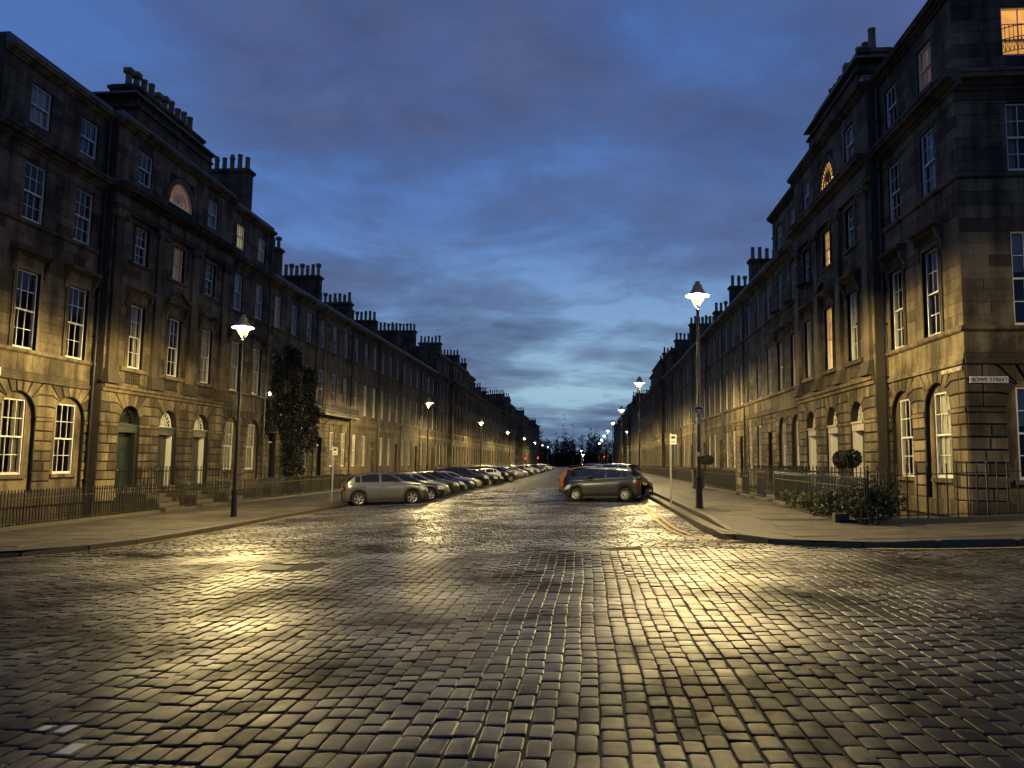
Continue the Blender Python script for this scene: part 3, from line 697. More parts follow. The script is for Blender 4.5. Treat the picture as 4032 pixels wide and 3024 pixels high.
def stack(h, x0, x1, y0, y1, z0, z1, npots, along='y', ph=0.95, mat=None):
    m = MB(); m.box(x0,x1,y0,y1,z0,z1-.32); m.box(x0-.06,x1+.06,y0-.06,y1+.06,z1-.318,z1-.22); m.box(x0-.13,x1+.13,y0-.13,y1+.13,z1-.218,z1-.08); m.box(x0-.03,x1+.03,y0-.03,y1+.03,z1-.078,z1)
    so = part(h, 'chimney_stack', m, mat or STONEC)
    for k in range(npots):
        t = (k+.5)/npots; kd = RS.choice((0,0,0,0,1,2)); hh = ph*RS.uniform(.8,1.12)
        p = ((x0+x1)/2, y0+(y1-y0)*t, z1) if along == 'y' else (x0+(x1-x0)*t, (y0+y1)/2, z1)
        put('chimney_pot', pot(round(hh*10)/10, .155, kd), so, p)
def downpipe(h, xx, z0, z1, y=-.09):
    m = MB().tube([(xx,y,z0),(xx,y,z1)], .055, 8); z = z0+.6
    while z < z1: m.box(xx-.09,xx+.09,y-.06,.03,z,z+.05); z += 1.9
    part(h, 'downpipe', m, BLACKP)
def arch_window(h, xc, kind, R=.88):
    m = MB(); wallmesh(m, xc-R-.05, xc+R+.05, 0.1, 4.1, .15, [(xc-.55, xc+.55, 1.12, 3.75, False)], .12)
    part(h, 'recess_panel', m, STONE); sill(h, xc, 1.12, 1.45, .05, .14)
    window(h, xc, 1.12, 1.1, 2.63, kind, .20)
def door(h, xc, style, R=.775):
    d = .42; m = MB()
    jamb = GREENP if style in ('dark',) else STONE
    m.box(xc-R,xc-R+.17,.10,d,.28,2.8); m.box(xc+R-.17,xc+R,.10,d,.28,2.8); m.box(xc-R,xc+R,.08,d+.02,2.8,3.08); m.box(xc-R-.03,xc+R+.03,.02,d,3.08,3.15)
    part(h, 'door_surround', m, {'dark': GREENP, 'mid': GREENP, 'pale': CURT}[style])
    if style != 'dark':
        for s_ in (-1, 1): part(h, 'reveal_lining', MB().box(*sorted((xc+s_*(R-.17),xc+s_*(R-.20))),.14,d,.28,2.8), WHITEP)
    lf = MB(); a, b = xc-R+.17, xc+R-.17; lf.box(a,b,d-.02,d+.05,.28,2.8)
    do = part(h, 'door', lf, GREENP if style != 'pale' else BLACKP)
    pm = MB(); w = (b-a)/2
    for i in range(2):
        for (p, q) in ((.45,1.15),(1.3,2.0),(2.12,2.65)): pm.cham([(a+w*i+.09,p),(a+w*(i+1)-.09,p),(a+w*(i+1)-.09,q),(a+w*i+.09,q)], d-.045, d-.02, .02)
    put('door_panel', pm.mesh('door_panel', GREENP if style != 'pale' else BLACKP), do)
    put('door_knob', MB().lathe([(.0,0),(.035,.01),(.04,.04),(.0,.06)], 8, (xc, d-.06, 1.32), False).mesh('door_knob', BRASS), do); put('letter_plate', MB().box(xc-.13,xc+.13,d-.035,d-.02,1.2,1.26).mesh('letter_plate', BRASS), do)
    fm = MB(); mat = WHITEP if style != 'dark' else GREENP
    def ring(r0, r1, y0, y1):
        for k in range(16):
            a0, a1 = math.pi*k/16, math.pi*(k+1)/16; fm.prism([(xc+r*math.cos(t), 3.17+r*math.sin(t)) for r, t in ((r0,a0),(r1,a0),(r1,a1),(r0,a1))], y0, y1)
    ring(R-.09, R-.02, .30, .36); ring(.42, .445, .30, .335); ring(.07,.13,.30,.34); fm.box(xc-R,xc+R,.26,.38,3.15,3.20)
    for k in range(1, 10):
        t = math.pi*k/10; c_, s_ = math.cos(t), math.sin(t); n_ = (-s_*.014, c_*.014); p = (xc+.1*c_, 3.17+.1*s_); q = (xc+(R-.05)*c_, 3.17+(R-.05)*s_)
        fm.prism([(p[0]-n_[0],p[1]-n_[1]),(q[0]-n_[0],q[1]-n_[1]),(q[0]+n_[0],q[1]+n_[1]),(p[0]+n_[0],p[1]+n_[1])], .30, .33)
    fo = part(h, 'fanlight', fm, mat)
    gm = MB(); ap = arcpts(xc, 3.17, R-.04, 0, 180, 14); gm.add([(a_, .345, b_) for a_, b_ in ap], [tuple(range(15))]); put('pane', gm.mesh('pane', GLASS), fo)
    gm = MB(); gm.box(xc-R-.03,xc+R+.03,.50,.52,2.7,4.1); put('interior', gm.mesh('interior', ROOM if style != 'pale' else CURT), fo)
def balustrade(h, xc, z0, z1, w):
    m = MB(); m.box(xc-w/2,xc+w/2,.10,.14,z0,z1); m.box(xc-w/2,xc+w/2,-.02,.12,z0,z0+.05); m.box(xc-w/2,xc+w/2,-.02,.12,z1-.05,z1)
    bo = part(h, 'balustrade_panel', m, JOINT); bm = cached('bal', lambda: MB().lathe([(.05,0),(.055,.03),(.03,.07),(.05,.2),(.058,.27),(.035,.38),(.03,.42),(.055,.47)], 8).mesh('baluster', SOOTST, True)); n = 7
    for k in range(n): put('baluster', bm, bo, (xc-w/2+w*(k+.5)/n, .03, z0+.05), 0, (1, 1, (z1-z0-.1)/.47))
def pilaster(h, xc, w=.62, z0=4.98, z1=11.87, y=-.13):
    m = MB(); m.add([(xc-w/2,y,z0+.3),(xc+w/2,y,z0+.3),(xc+w/2,.02,z0+.3),(xc-w/2,.02,z0+.3),(xc-w*.44,y+.02,z1-.32),(xc+w*.44,y+.02,z1-.32),(xc+w*.44,.02,z1-.32),(xc-w*.44,.02,z1-.32)], [(0,1,5,4),(1,2,6,5),(3,0,4,7),(4,5,6,7)])
    p = part(h, 'pilaster', m, STONE)
    b = MB(); b.box(xc-w*.78,xc+w*.78,y-.17,.02,z0-.25,z0-.12); b.box(xc-w*.72,xc+w*.72,y-.13,.02,z0-.118,z0); b.box(xc-w*.64,xc+w*.64,y-.08,.02,z0+.002,z0+.12); b.box(xc-w*.58,xc+w*.58,y-.05,.02,z0+.122,z0+.22); b.box(xc-w*.53,xc+w*.53,y-.02,.02,z0+.222,z0+.3)
    put('base', b.mesh('base', SOOTST), p)
    c = MB(); c.box(xc-w*.46,xc+w*.46,y-.02,.02,z1-.32,z1-.24); c.box(xc-w*.60,xc+w*.60,y-.09,.02,z1-.08,z1)
    for s_ in (-1, 1):
        lt = MB().lathe([(.13,-.10),(.13,.10)], 10); c.add([(xc+s_*w*.52+q[0], y-.0+q[2], z1-.19+q[1]) for q in lt.v], lt.f)
        lt = MB().lathe([(.06,-.13),(.06,.13)], 8); c.add([(xc+s_*w*.52+q[0], y-.0+q[2], z1-.19+q[1]) for q in lt.v], lt.f)
    c.box(xc-w*.46,xc+w*.46,y-.06,.02,z1-.238,z1-.082); put('capital', c.mesh('capital', STONE), p)
def lunette(h, xc, kind, R=1.02, zb=13.52):
    m = MB()
    for r0, r1 in ((R-.06, R+.0), (.50,.53), (.16,.19)):
        for k in range(20):
            a0, a1 = math.pi*k/20, math.pi*(k+1)/20; m.prism([(r*math.cos(t), .12+r*math.sin(t)) for r, t in ((r0,a0),(r1,a0),(r1,a1),(r0,a1))], 0, .05)
    m.box(-R,R,0,.05,0,.05); m.box(-R,-R+.06,0,.05,.05,.12); m.box(R-.06,R,0,.05,.05,.12)
    for k in range(1, 12):
        t = math.pi*k/12; c_, s_ = math.cos(t), math.sin(t); nn = (-s_*.011, c_*.011); p, q = (.17*c_, .12+.17*s_), ((R-.03)*c_, .12+(R-.03)*s_)
        m.prism([(p[0]-nn[0],p[1]-nn[1]),(q[0]-nn[0],q[1]-nn[1]),(q[0]+nn[0],q[1]+nn[1]),(p[0]+nn[0],p[1]+nn[1])], .005, .04)
    wo = part(h, 'lunette_window', m, WHITEP if kind != 'lit' else DARKM, loc=(xc, .04, zb))
    ap = [(R-.02, 0)]+[((R-.02)*math.cos(math.pi*k/16), .12+(R-.02)*math.sin(math.pi*k/16)) for k in range(17)]+[(-R+.02, 0)]
    put('pane', MB().add([(a, .055, b) for a, b in ap], [tuple(range(len(ap)))]).mesh('pane', GLASS), wo)
    put('lit_interior', MB().add([(a, .10, b) for a, b in ap], [tuple(range(len(ap)))]).mesh('lit_interior', {'lit': LIT_WARM, 'dim': LIT_DIM2}[kind]), wo)
LIT_DIM2 = lit('lit_lunette_dim', (1.0,0.46,0.15), 0.26)
def basement(h, cs, x0=None, x1=None):
    x0 = h.x0 if x0 is None else x0; x1 = h.x1 if x1 is None else x1; m = MB()
    wallmesh(m, x0, x1, -3.1, 0.0, .035, [(c-.5, c+.5, -2.2, -.55, False) for c in cs], .25); part(h, 'basement_wall', m, RUBBLE)
    for c in cs: window(h, c, -2.2, 1.0, 1.65, 'dark', .16, 2, 1, 1, False)
    part(h, 'plinth', MB().cham([(x0,.002),(x1,.002),(x1,.497),(x0,.497)], -.05, .05, .02), STONE)
F1 = dict(z=5.5, h=2.75); F2 = dict(z=10.05, h=2.05); F3 = dict(z=13.55, h=1.40)
ZW = [-3.1, 0.0]
def wing(h, cs, kinds, pipe=None, open_side=0):
    # cs window centres (u); kinds per bay (ground, first, second, attic)
    X = [h.x(c) for c in cs]; ops = []
    for x_ in X:
        ops += [(x_-.88,x_+.88,.1,K0,True),(x_-.55,x_+.55,5.5,8.25,False),(x_-.52,x_+.52,10.05,12.1,False),(x_-.52,x_+.52,13.55,14.95,False)]
    body(h, 16.0, ops, open_side=open_side); basement(h, X)
    rustic(h, [(x_, .88) for x_ in X])
    course(h, 'string_course', [(.04,4.40),(-.07,4.40),(-.07,4.52),(-.03,4.54),(-.03,4.715),(.04,4.715)])
    stones(h, h.x0, h.x1, [4.72,5.33], [], .006, (.7,1.1)); course(h, 'sill_course', [(.04,5.335),(-.05,5.335),(-.11,5.39),(-.11,5.49),(.04,5.495)])
    bl = [(x_-.72,x_+.72,5.5,8.42) for x_ in X]
    stones(h, h.x0, h.x1, courses(5.5,8.42,.365)+courses(8.42,9.84,.36)[1:], bl)
    course(h, 'sill_course', [(.04,9.845),(-.04,9.845),(-.09,9.89),(-.09,9.99),(.04,9.995)])
    stones(h, h.x0, h.x1, [10.0,10.05]+courses(10.05,12.1,.345)[1:]+[12.2], [(x_-.52,x_+.52,10.05,12.1) for x_ in X])
    course(h, 'frieze', [(.04,12.205),(-.02,12.205),(-.02,12.495),(.04,12.495)]); course(h, 'cornice', CORN(12.5,12.98,.46), x0=h.x0-(0.44 if h.sg*0+1 and h.u0 < 24 and h.sg > 0 else 0), x1=h.x1+(0.44 if h.u0 < 24 and h.sg < 0 else 0))
    stones(h, h.x0, h.x1, [12.985,13.27,13.55]+courses(13.55,14.95,.35)[1:]+[15.42], [(x_-.52,x_+.52,13.55,14.95) for x_ in X])
    course(h, 'parapet_cornice', CORN(15.43,15.75,.34)); course(h, 'parapet', [(.25,15.755),(-.12,15.755),(-.12,16.05),(.25,16.05)], LEAD)
    for x_, k in zip(X, kinds):
        arch_window(h, x_, k[0]); window(h, x_, 5.5, 1.1, 2.75, k[1]); archit(h, x_, 5.5, 8.25, 1.1, hood='flat')
        window(h, x_, 10.05, 1.04, 2.05, k[2]); window(h, x_, 13.55, 1.04, 1.4, k[3], rt=1, rb=1)
    roof(h, 15.9, 17.4)
    if pipe is not None: downpipe(h, h.x(pipe), 0.2, 15.4, -.12)
def centre(h, cs, kinds, doors, lun, nblk=10):
    X = [h.x(c) for c in cs]; ops = []
    for i, x_ in enumerate(X):
        ops += [(x_-.775,x_+.775,.28,K0,True),(x_-.53,x_+.53,5.5,8.2,False),(x_-.5,x_+.5,10.0,11.6,False),(x_-.58,x_+.58,4.83,5.32,False)]
        if i != 1: ops.append((x_-.52,x_+.52,13.52,14.93,False))
    xc = X[1]; ops.append((xc-1.02,xc+1.02,13.52,13.64,True))
    body(h, 15.9, ops, rd=.26)
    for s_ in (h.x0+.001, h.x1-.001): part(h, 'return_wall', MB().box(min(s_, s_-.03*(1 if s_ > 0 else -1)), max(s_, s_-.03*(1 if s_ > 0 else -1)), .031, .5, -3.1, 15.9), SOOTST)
    basement(h, X); rustic(h, [(x_, .775) for x_ in X])
    course(h, 'string_course', [(.04,4.40),(-.08,4.40),(-.08,4.53),(-.16,4.56),(-.16,4.70),(.04,4.72)])
    pil = [(X[0]+X[1])/2, (X[1]+X[2])/2, X[0]-(X[1]-X[0])*.53, X[2]+(X[2]-X[1])*.53]
    stones(h, h.x0, h.x1, [4.725,4.83,5.32], [(x_-.58,x_+.58,4.83,5.32) for x_ in X]+[(p-.42,p+.42,4.0,9.0) for p in pil], .006)
    bl = [(x_-.68,x_+.68,5.5,8.35) for x_ in X]+[(p-.32,p+.32,4.9,11.9) for p in pil]
    stones(h, h.x0, h.x1, [5.32]+courses(5.5,8.35,.355)+courses(8.35,10.0,.36)[1:]+courses(10.0,11.6,.34)[1:]+[11.87], bl+[(x_-.5,x_+.5,10.0,11.6) for x_ in X])
    for p in pil: pilaster(h, p)
    course(h, 'architrave_band', [(.04,11.875),(-.16,11.875),(-.16,12.0),(-.19,12.0),(-.19,12.12),(.04,12.12)]); course(h, 'frieze', [(.04,12.125),(-.15,12.125),(-.15,12.495),(.04,12.495)]); course(h, 'cornice', CORN(12.5,12.98,.52))
    stones(h, h.x0, h.x1, [12.985,13.25,13.52]+courses(13.52,14.93,.35)[1:]+[15.42], [(X[0]-.52,X[0]+.52,13.52,14.93),(X[2]-.52,X[2]+.52,13.52,14.93),(xc-1.08,xc+1.08,13.5,14.93)])
    m = MB(); ap = arcpts(xc, 13.64, 1.02, 0, 180, 18)
    for k in range(18):
        a0, a1 = 180*k/18, 180*(k+1)/18; p0, p1 = ap[k], ap[k+1]; q0 = arcpts(xc,13.64,1.26,a0,a1,1); m.prism([p0,q0[0],q0[1],p1], -.02, .02)
    part(h, 'arch_moulding', m, STONE)
    course(h, 'parapet_cornice', CORN(15.43,15.75,.34)); course(h, 'parapet', [(.25,15.755),(-.12,15.755),(-.12,16.0),(.25,16.0)], LEAD)
    for i, (x_, k) in enumerate(zip(X, kinds)):
        window(h, x_, 5.5, 1.06, 2.7, k[0]); archit(h, x_, 5.5, 8.2, 1.06, hood='ped' if i == 1 else 'flat'); sill(h, x_, 5.5, 2.0, -.12, .17)
        window(h, x_, 10.0, 1.0, 1.6, k[1]); sill(h, x_, 10.0, 1.7, -.08, .13); archit(h, x_, 10.0, 11.6, 1.0, .11)
        if i != 1: window(h, x_, 13.52, 1.04, 1.41, k[2], rt=1, rb=1)
        balustrade(h, x_, 4.83, 5.32, 1.16); door(h, x_, doors[i])
    lunette(h, xc, lun)
    roof(h, 15.9, 17.3)
    a, b = sorted((h.x(cs[1]-3.75), h.x(cs[1]+2.75)))
    m = MB(); m.box(a,b,.12,2.4,15.9,16.75); m.box(a-.1,b+.1,.02,2.5,16.752,16.86); m.box(a+.05,b-.05,.2,2.3,16.862,17.25); part(h, 'attic_block', m, STONEC)
    stack(h, a+.35, b-.35, .45, 1.6, 17.2, 18.0, nblk, 'x', .95)
    m2 = MB(); m2.box(a-.35,b+.35,-.02,2.7,17.25,17.33); part(h, 'attic_cornice', m2, LEAD)
def row(h, cs, doorbay, kinds, lod, eaves=13.2, balcony=False):
    X = [h.x(c) for c in cs]; ops = []
    for i, x_ in enumerate(X):
        ops.append((x_-.52,x_+.52,.35 if i == doorbay else 1.2,3.35 if i == doorbay else 3.85,False)); ops += [(x_-.52,x_+.52,5.6,8.3,False),(x_-.5,x_+.5,10.0,12.05,False)]
    body(h, eaves, ops, mat=JOINT if lod == 2 else STONEC, y=.03 if lod == 2 else 0.0, rd=.26)
    if lod == 2:
        basement(h, [x_ for i, x_ in enumerate(X) if i != doorbay])
        vb = [(x_-.86,x_+.86,3.855,4.39) for i, x_ in enumerate(X) if i != doorbay]
        stones(h, h.x0, h.x1, courses(.5,1.2,.35)+courses(1.2,3.35,.36)[1:]+[3.855,4.12,4.39], [(x_-.52,x_+.52,.3 if i == doorbay else 1.2,3.35 if i == doorbay else 3.855) for i, x_ in enumerate(X)]+vb, .018, (.4,.75), -.016, .022)
        for i, x_ in enumerate(X):
            if i == doorbay: continue
            for k in range(7):
                t0, t1 = -1+2*k/7, -1+2*(k+1)/7; a, b = .52, .80
                place(h, put('voussoir', cached(('fl', k), lambda: MB().cham([(t0*a+.008,3.875),(t1*a-.008,3.875),(t1*b-.008,4.375),(t0*b+.008,4.375)], -.012, .05, .012).mesh('voussoir', STONE)), h.r, (x_, -.004, 0)))
        stones(h, h.x0, h.x1, [4.72,5.33], [], .006, (.7,1.2))
        stones(h, h.x0, h.x1, [5.5,5.6]+courses(5.6,8.3,.36)[1:]+courses(8.3,9.84,.36)[1:], [(x_-.52,x_+.52,5.6,8.3) for x_ in X])
        stones(h, h.x0, h.x1, courses(10.0,12.05,.345)+[12.45], [(x_-.5,x_+.5,10.0,12.05) for x_ in X])
    else:
        m = MB(); wallmesh(m, h.x0, h.x1, -3.1, 0.0, .01, [], .1); part(h, 'basement_wall', m, RUBBLE)
    course(h, 'string_course', [(.04,4.40),(-.07,4.40),(-.07,4.54),(-.03,4.56),(-.03,4.715),(.04,4.715)]); course(h, 'sill_course', [(.04,5.335),(-.06,5.335),(-.11,5.39),(-.11,5.49),(.04,5.495)]); course(h, 'sill_course', [(.04,9.845),(-.04,9.845),(-.09,9.89),(-.09,9.99),(.04,9.995)])
    course(h, 'cornice', CORN(eaves-.72,eaves-.28,.45)); course(h, 'gutter', [(.1,eaves-.275),(-.30,eaves-.275),(-.34,eaves-.1),(-.3,eaves),(.1,eaves)], LEAD)
    for i, (x_, k) in enumerate(zip(X, kinds)):
        if i == doorbay:
            do = part(h, 'door', MB().box(x_-.5,x_+.5,.22,.27,.3,2.75), BLACKP)
            put('fanlight', MB().box(x_-.5,x_+.5,.2,.28,2.75,2.83).mesh('fanlight', WHITEP), do); put('pane', MB().quad((x_-.5,.24,2.83),(x_+.5,.24,2.83),(x_+.5,.24,3.35),(x_-.5,.24,3.35)).mesh('pane', GLASS), do); put('interior', MB().box(x_-.55,x_+.55,.5,.52,.2,3.5).mesh('interior', ROOM), do)
        else: window(h, x_, 1.2, 1.04, 2.65, k[0], fine=lod == 2)
        window(h, x_, 5.6, 1.04, 2.7, k[1], fine=lod == 2); window(h, x_, 10.0, 1.0, 2.05, k[2], fine=lod == 2)
    roof(h, eaves-.02, eaves+3.3, y0=.12, yd=5.4)
# ---- the two end pavilions at the junction, mirrored
CW1, CC, CW2 = (24.78, 27.47), (30.72, 33.75, 36.80), (40.9, 43.7)
hL1 = House('L', 22.9, 28.67, 'left corner house of tall sandstone with two arched ground-floor windows by the lamp')
wing(hL1, CW1, (('curt','dark','dark','blind'), ('dark','dark','dark','dark')), pipe=28.52)
part(hL1, 'gable_wall', MB().box(hL1.x0-.03, hL1.x0+.003, .032, 10.5, -3.1, 16.0), STONEC)
hLc = House('L', 28.67, 39.0, 'left pilastered house with three fanlit doors and a dimly lit lunette', .4)
centre(hLc, CC, (('curt','dark','dark'), ('dark','dim','dark'), ('blind','dark','blind')), ('dark','mid','mid'), 'dim')
hL2 = House('L', 39.0, 45.1, 'left house with two pale-blinded bays behind the nearest left lamp')
wing(hL2, CW2, (('blind','blind','blind','pale'), ('blind','blind','blind','fblind')), pipe=44.9)
def ystack(h, u, y0, y1, zt, n, zb=12.5): stack(h, h.x(u)-.34, h.x(u)+.34, y0, y1, zb, zt, n, 'y', .95)
ystack(hL2, 44.7, 1.4, 4.4, 19.7, 6, 15.0)
hR1 = House('R', 22.9, 28.6, 'right corner house of sandstone carrying the street name plates')
wing(hR1, CW1, (('blind','dark','dark','dim'), ('dark','dark','dark','dark')), pipe=28.45, open_side=1)
# its other front, on the cross street
hR1.M = Matrix.Translation((hR1.x1, 0, 0)) @ Matrix.Rotation(math.pi/2, 4, 'Z')
sx0, sx1 = hR1.x0, hR1.x1; hR1.x0, hR1.x1 = 0.0, 13.0; X = [1.95, 4.75, 7.55, 10.35]; ops = []
for x_ in X: ops += [(x_-.88,x_+.88,.1,K0,True),(x_-.55,x_+.55,5.5,8.25,False),(x_-.52,x_+.52,10.05,12.1,False),(x_-.52,x_+.52,13.55,15.1,False)]
body(hR1, 16.0, ops, shell=False); rustic(hR1, [(x_, .88) for x_ in X]); basement(hR1, [])
course(hR1, 'string_course', [(.04,4.398),(-.07,4.398),(-.07,4.518),(-.03,4.538),(-.03,4.713),(.04,4.713)]); stones(hR1, 0, 13, [4.72,5.33], [], .006, (.7,1.1)); course(hR1, 'sill_course', [(.04,5.333),(-.05,5.333),(-.11,5.388),(-.11,5.488),(.04,5.493)], x0=-.10)
stones(hR1, 0, 13, courses(5.5,8.25,.345)+courses(8.25,9.84,.36)[1:], [(x_-.55,x_+.55,5.5,8.25) for x_ in X]); course(hR1, 'sill_course', [(.04,9.843),(-.04,9.843),(-.09,9.888),(-.09,9.988),(.04,9.993)], x0=-.08)
stones(hR1, 0, 13, [10.0,10.05]+courses(10.05,12.1,.345)[1:]+[12.2], [(x_-.52,x_+.52,10.05,12.1) for x_ in X]); course(hR1, 'frieze', [(.04,12.203),(-.02,12.203),(-.02,12.493),(.04,12.493)]); course(hR1, 'cornice', CORN(12.497,12.977,.46))
stones(hR1, 0, 13, [12.985,13.27,13.55]+courses(13.55,15.1,.36)[1:]+[15.42], [(x_-.52,x_+.52,13.55,15.1) for x_ in X]); course(hR1, 'parapet_cornice', CORN(15.427,15.747,.34), x0=-.3); course(hR1, 'parapet', [(.25,15.752),(-.12,15.752),(-.12,16.047),(.25,16.047)], LEAD, x0=-.1)
for i, x_ in enumerate(X):
    arch_window(hR1, x_, 'half'); window(hR1, x_, 5.5, 1.1, 2.75, 'half'); window(hR1, x_, 10.05, 1.04, 2.05, 'curt'); window(hR1, x_, 13.55, 1.04, 1.55, 'hot' if i == 0 else 'dark', cols=2, rt=2, rb=1)
# bowed iron window guard in front of the lit attic window
bg = MB(); pts = [(X[0]-.56+1.12*k/12, -.02-.22*math.sin(math.pi*k/12)) for k in range(13)]
for zz in (13.62, 14.02, 14.36): bg.tube([(a, b, zz) for a, b in pts], .014, 5)
for a, b in pts: bg.tube([(a, b, 13.62), (a, b, 14.36)], .009, 4); bg.lathe([(.022,0),(.0,.07)], 5, (a, b, 14.37))
for (a, b), (c, d) in zip(pts[:-1], pts[1:]): bg.tube([(a, b, 13.62), (c, d, 14.02)], .006, 4); bg.tube([(c, d, 13.62), (a, b, 14.02)], .006, 4)
part(hR1, 'window_guard', bg, IRON)
hR1.M = None; hR1.x0, hR1.x1 = sx0, sx1
hRc = House('R', 28.6, 38.85, 'right pilastered house with three white fanlights and a brightly lit lunette', .4)
centre(hRc, CC, (('half','dark','dark'), ('lit','lit','dark'), ('blind','dark','dark')), ('pale','pale','pale'), 'lit', 8)
hR2 = House('R', 38.85, 45.1, 'right house with curved iron window balconies beyond the lit lunette')
wing(hR2, CW2, (('blind','blind','dark','dark'), ('dark','blind','dark','dark')))
ystack(hR2, 44.7, 2.3, 5.0, 18.6, 5, 15.0)
def guard(h, xc, z, w=1.5):
    m = MB(); p = [(xc-w/2+w*k/10, -.12-.42*math.sin(math.pi*k/10)**.6) for k in range(11)]
    for zz in (z, z+.42, z+.95): m.tube([(a, b, zz) for a, b in p], .018, 5)
    for a, b in p: m.tube([(a, b, z), (a, b, z+.95)], .011, 4)
    m.add([(a, b, z-.03) for a, b in p], [tuple(range(11))]); part(h, 'window_balcony', m, IRON)
for u in CW2: guard(hR2, hR2.x(u), 9.95)
guard(hRc, hRc.x(36.8), 9.9)
# ---- three-storey terraces
def bays(u0, u1, n=3): w = (u1-u0)/n; return [u0+w*(k+.5) for k in range(n)]
RB = random.Random(21)
def rk(): return tuple(RB.choice(('dark','dark','blind','half','curt','fblind')) for _ in range(3))
bnd = [45.1, 53.6, 62.1, 70.7, 79.4, 88.8, 98.2]
NM = ('nearest', 'second', 'third', 'fourth', 'fifth', 'sixth')
labL = ['left three-storey house half covered in dark ivy', 'left three-storey house with a long iron balcony', 'left three-storey house just beyond the balcony, two lit first-floor windows', 'left three-storey house, fourth beyond the tall pavilion', 'left three-storey house, fifth beyond the tall pavilion', 'left three-storey house adjoining the middle pavilion on its near side']
labR = ['right three-storey house adjoining the tall lit pavilion', 'right three-storey house, second beyond the tall pavilion', 'right three-storey house, third beyond the tall pavilion', 'right three-storey house, fourth beyond the tall pavilion', 'right three-storey house, fifth beyond the tall pavilion', 'right three-storey house adjoining the middle pavilion on its near side']
rowL, rowR = [], []
topL = [17.1, 17.1, 16.6, 16.5, 17.0, 18.6]; topR = [17.2, 17.7, 17.5, 16.9, 17.3, 19.0]
for i in range(6):
    for side, labs, acc, tops in (('L', labL, rowL, topL), ('R', labR, rowR, topR)):
        u0, u1 = bnd[i], bnd[i+1]; h = House(side, u0, u1, labs[i])
        ks = [list(rk()) for _ in range(3)]
        if side == 'L' and i == 2: ks[1][1] = 'pale2'; ks[2][1] = 'pale2'
        if side == 'L' and i == 2: ks = [[q if q != 'pale2' else 'dimw' for q in k] for k in ks]
        row(h, bays(u0, u1), 0 if side == 'R' else (2 if i > 1 else 0), ks, 2 if i < 2 else 1)
        st = 2.8 if side == 'L' else 2.1
        ystack(h, u1-.4, st, st+3.3, tops[i], RB.choice((6,7,8)), 12.6); acc.append(h)
        downpipe(h, h.x(u1-.1), .2, 12.6, -.1)
        if i in (0, 3): ystack(h, u0+4.2, 4.2, 6.2, 16.9, 4, 14.0)
# iron balcony along the first floor of the second left house
h = rowL[1]; m = MB(); x0, x1 = h.x0+.1, h.x1-.2
bm = part(h, 'balcony', MB().box(x0,x1,-.85,0,5.0,5.08), IRON)
put('handrail', MB().box(x0,x1,-.86,-.81,5.92,5.96).mesh('handrail', IRON), bm); put('handrail', MB().box(x0,x1,-.845,-.825,5.16,5.19).mesh('handrail', IRON), bm)
bb = MB()
k = x0
while k < x1:
    bb.tube([(k,-.835,5.08),(k,-.835,5.92)], .012, 4); bb.tube([(k,-.835,5.2),(k+.16,-.835,5.9)], .008, 4); bb.tube([(k+.16,-.835,5.2),(k,-.835,5.9)], .008, 4); k += .16
stuff(put('lattice', bb.mesh('lattice', IRON), bm))
for k in range(5):
    xx = x0+.4+(x1-x0-.8)*k/4; put('bracket', MB().tube([(xx,-.8,5.0),(xx,-.5,4.85),(xx,-.2,4.55),(xx,0,4.3)], .02, 5).mesh('bracket', IRON), bm)
# ---- far terraces
FPANE = simple('far_window_glass', (0.025,0.024,0.024), 0.08, 0, 0.7)
def fwindow(h, xc, z0, w, hh, kind):
    wo = put('window', cached(('fw', w, hh), lambda: MB().box(-w/2,w/2,.0,.06,hh/2-.03,hh/2+.03).box(-w/2,-w/2+.06,0,.06,0,hh).box(w/2-.06,w/2,0,.06,0,hh).box(-.02,.02,.01,.05,0,hh).mesh('window', WHITEP)), h.r, (xc, .15, z0))
    put('pane', cached(('fp', w, hh, kind), lambda: MB().quad((-w/2,.04,0),(w/2,.04,0),(w/2,.04,hh),(-w/2,.04,hh)).mesh('pane', {'dark': FPANE, 'blind': BLIND, 'lit': LIT_PALE}[kind])), wo)
def farhouse(side, u0, u1, nb, tall, label, proud=0.0, pil=False):
    h = House(side, u0, u1, label, proud); ze = 16.0 if tall else 13.2
    fl = [(1.2,2.65),(5.6,2.7),(10.0,2.05)]+([(13.55,1.4)] if tall else []); X = [h.x(c) for c in bays(u0, u1, nb)]
    body(h, ze, [(x_-.52,x_+.52,z,z+q,False) for x_ in X for z, q in fl], mat=STONEC, y=0.0, rd=.2)
    m = MB(); wallmesh(m, h.x0, h.x1, -3.1, 0, .01, [], .1); part(h, 'basement_wall', m, RUBBLE)
    course(h, 'string_course', [(.04,4.4),(-.08,4.4),(-.08,4.7),(.04,4.7)]); course(h, 'sill_course', [(.04,5.34),(-.1,5.34),(-.1,5.49),(.04,5.49)]); course(h, 'cornice', CORN(12.6,13.1,.5))
    if tall: course(h, 'parapet', [(.04,15.5),(-.3,15.6),(-.3,15.8),(-.1,16.05),(.04,16.05)])
    for x_ in X:
        for z, q in fl: fwindow(h, x_, z, 1.04, q, RB.choice(('dark','dark','dark','dark','blind','lit' if RB.random() < .12 else 'dark')))
    if pil:
        for k in range(len(X)-1): part(h, 'pilaster', MB().box((X[k]+X[k+1])/2-.3,(X[k]+X[k+1])/2+.3,-.14,.02,4.75,12.4), STONE)
    roof(h, ze-.02, ze+(1.4 if tall else 3.2), y0=.12, yd=5.4)
    ystack(h, u1-.4, 1.4 if tall else 2.4, 4.6 if tall else 5.6, ze+(2.6 if tall else 3.7), 6, ze-1)
    return h
sd = {'L': 'left', 'R': 'right'}
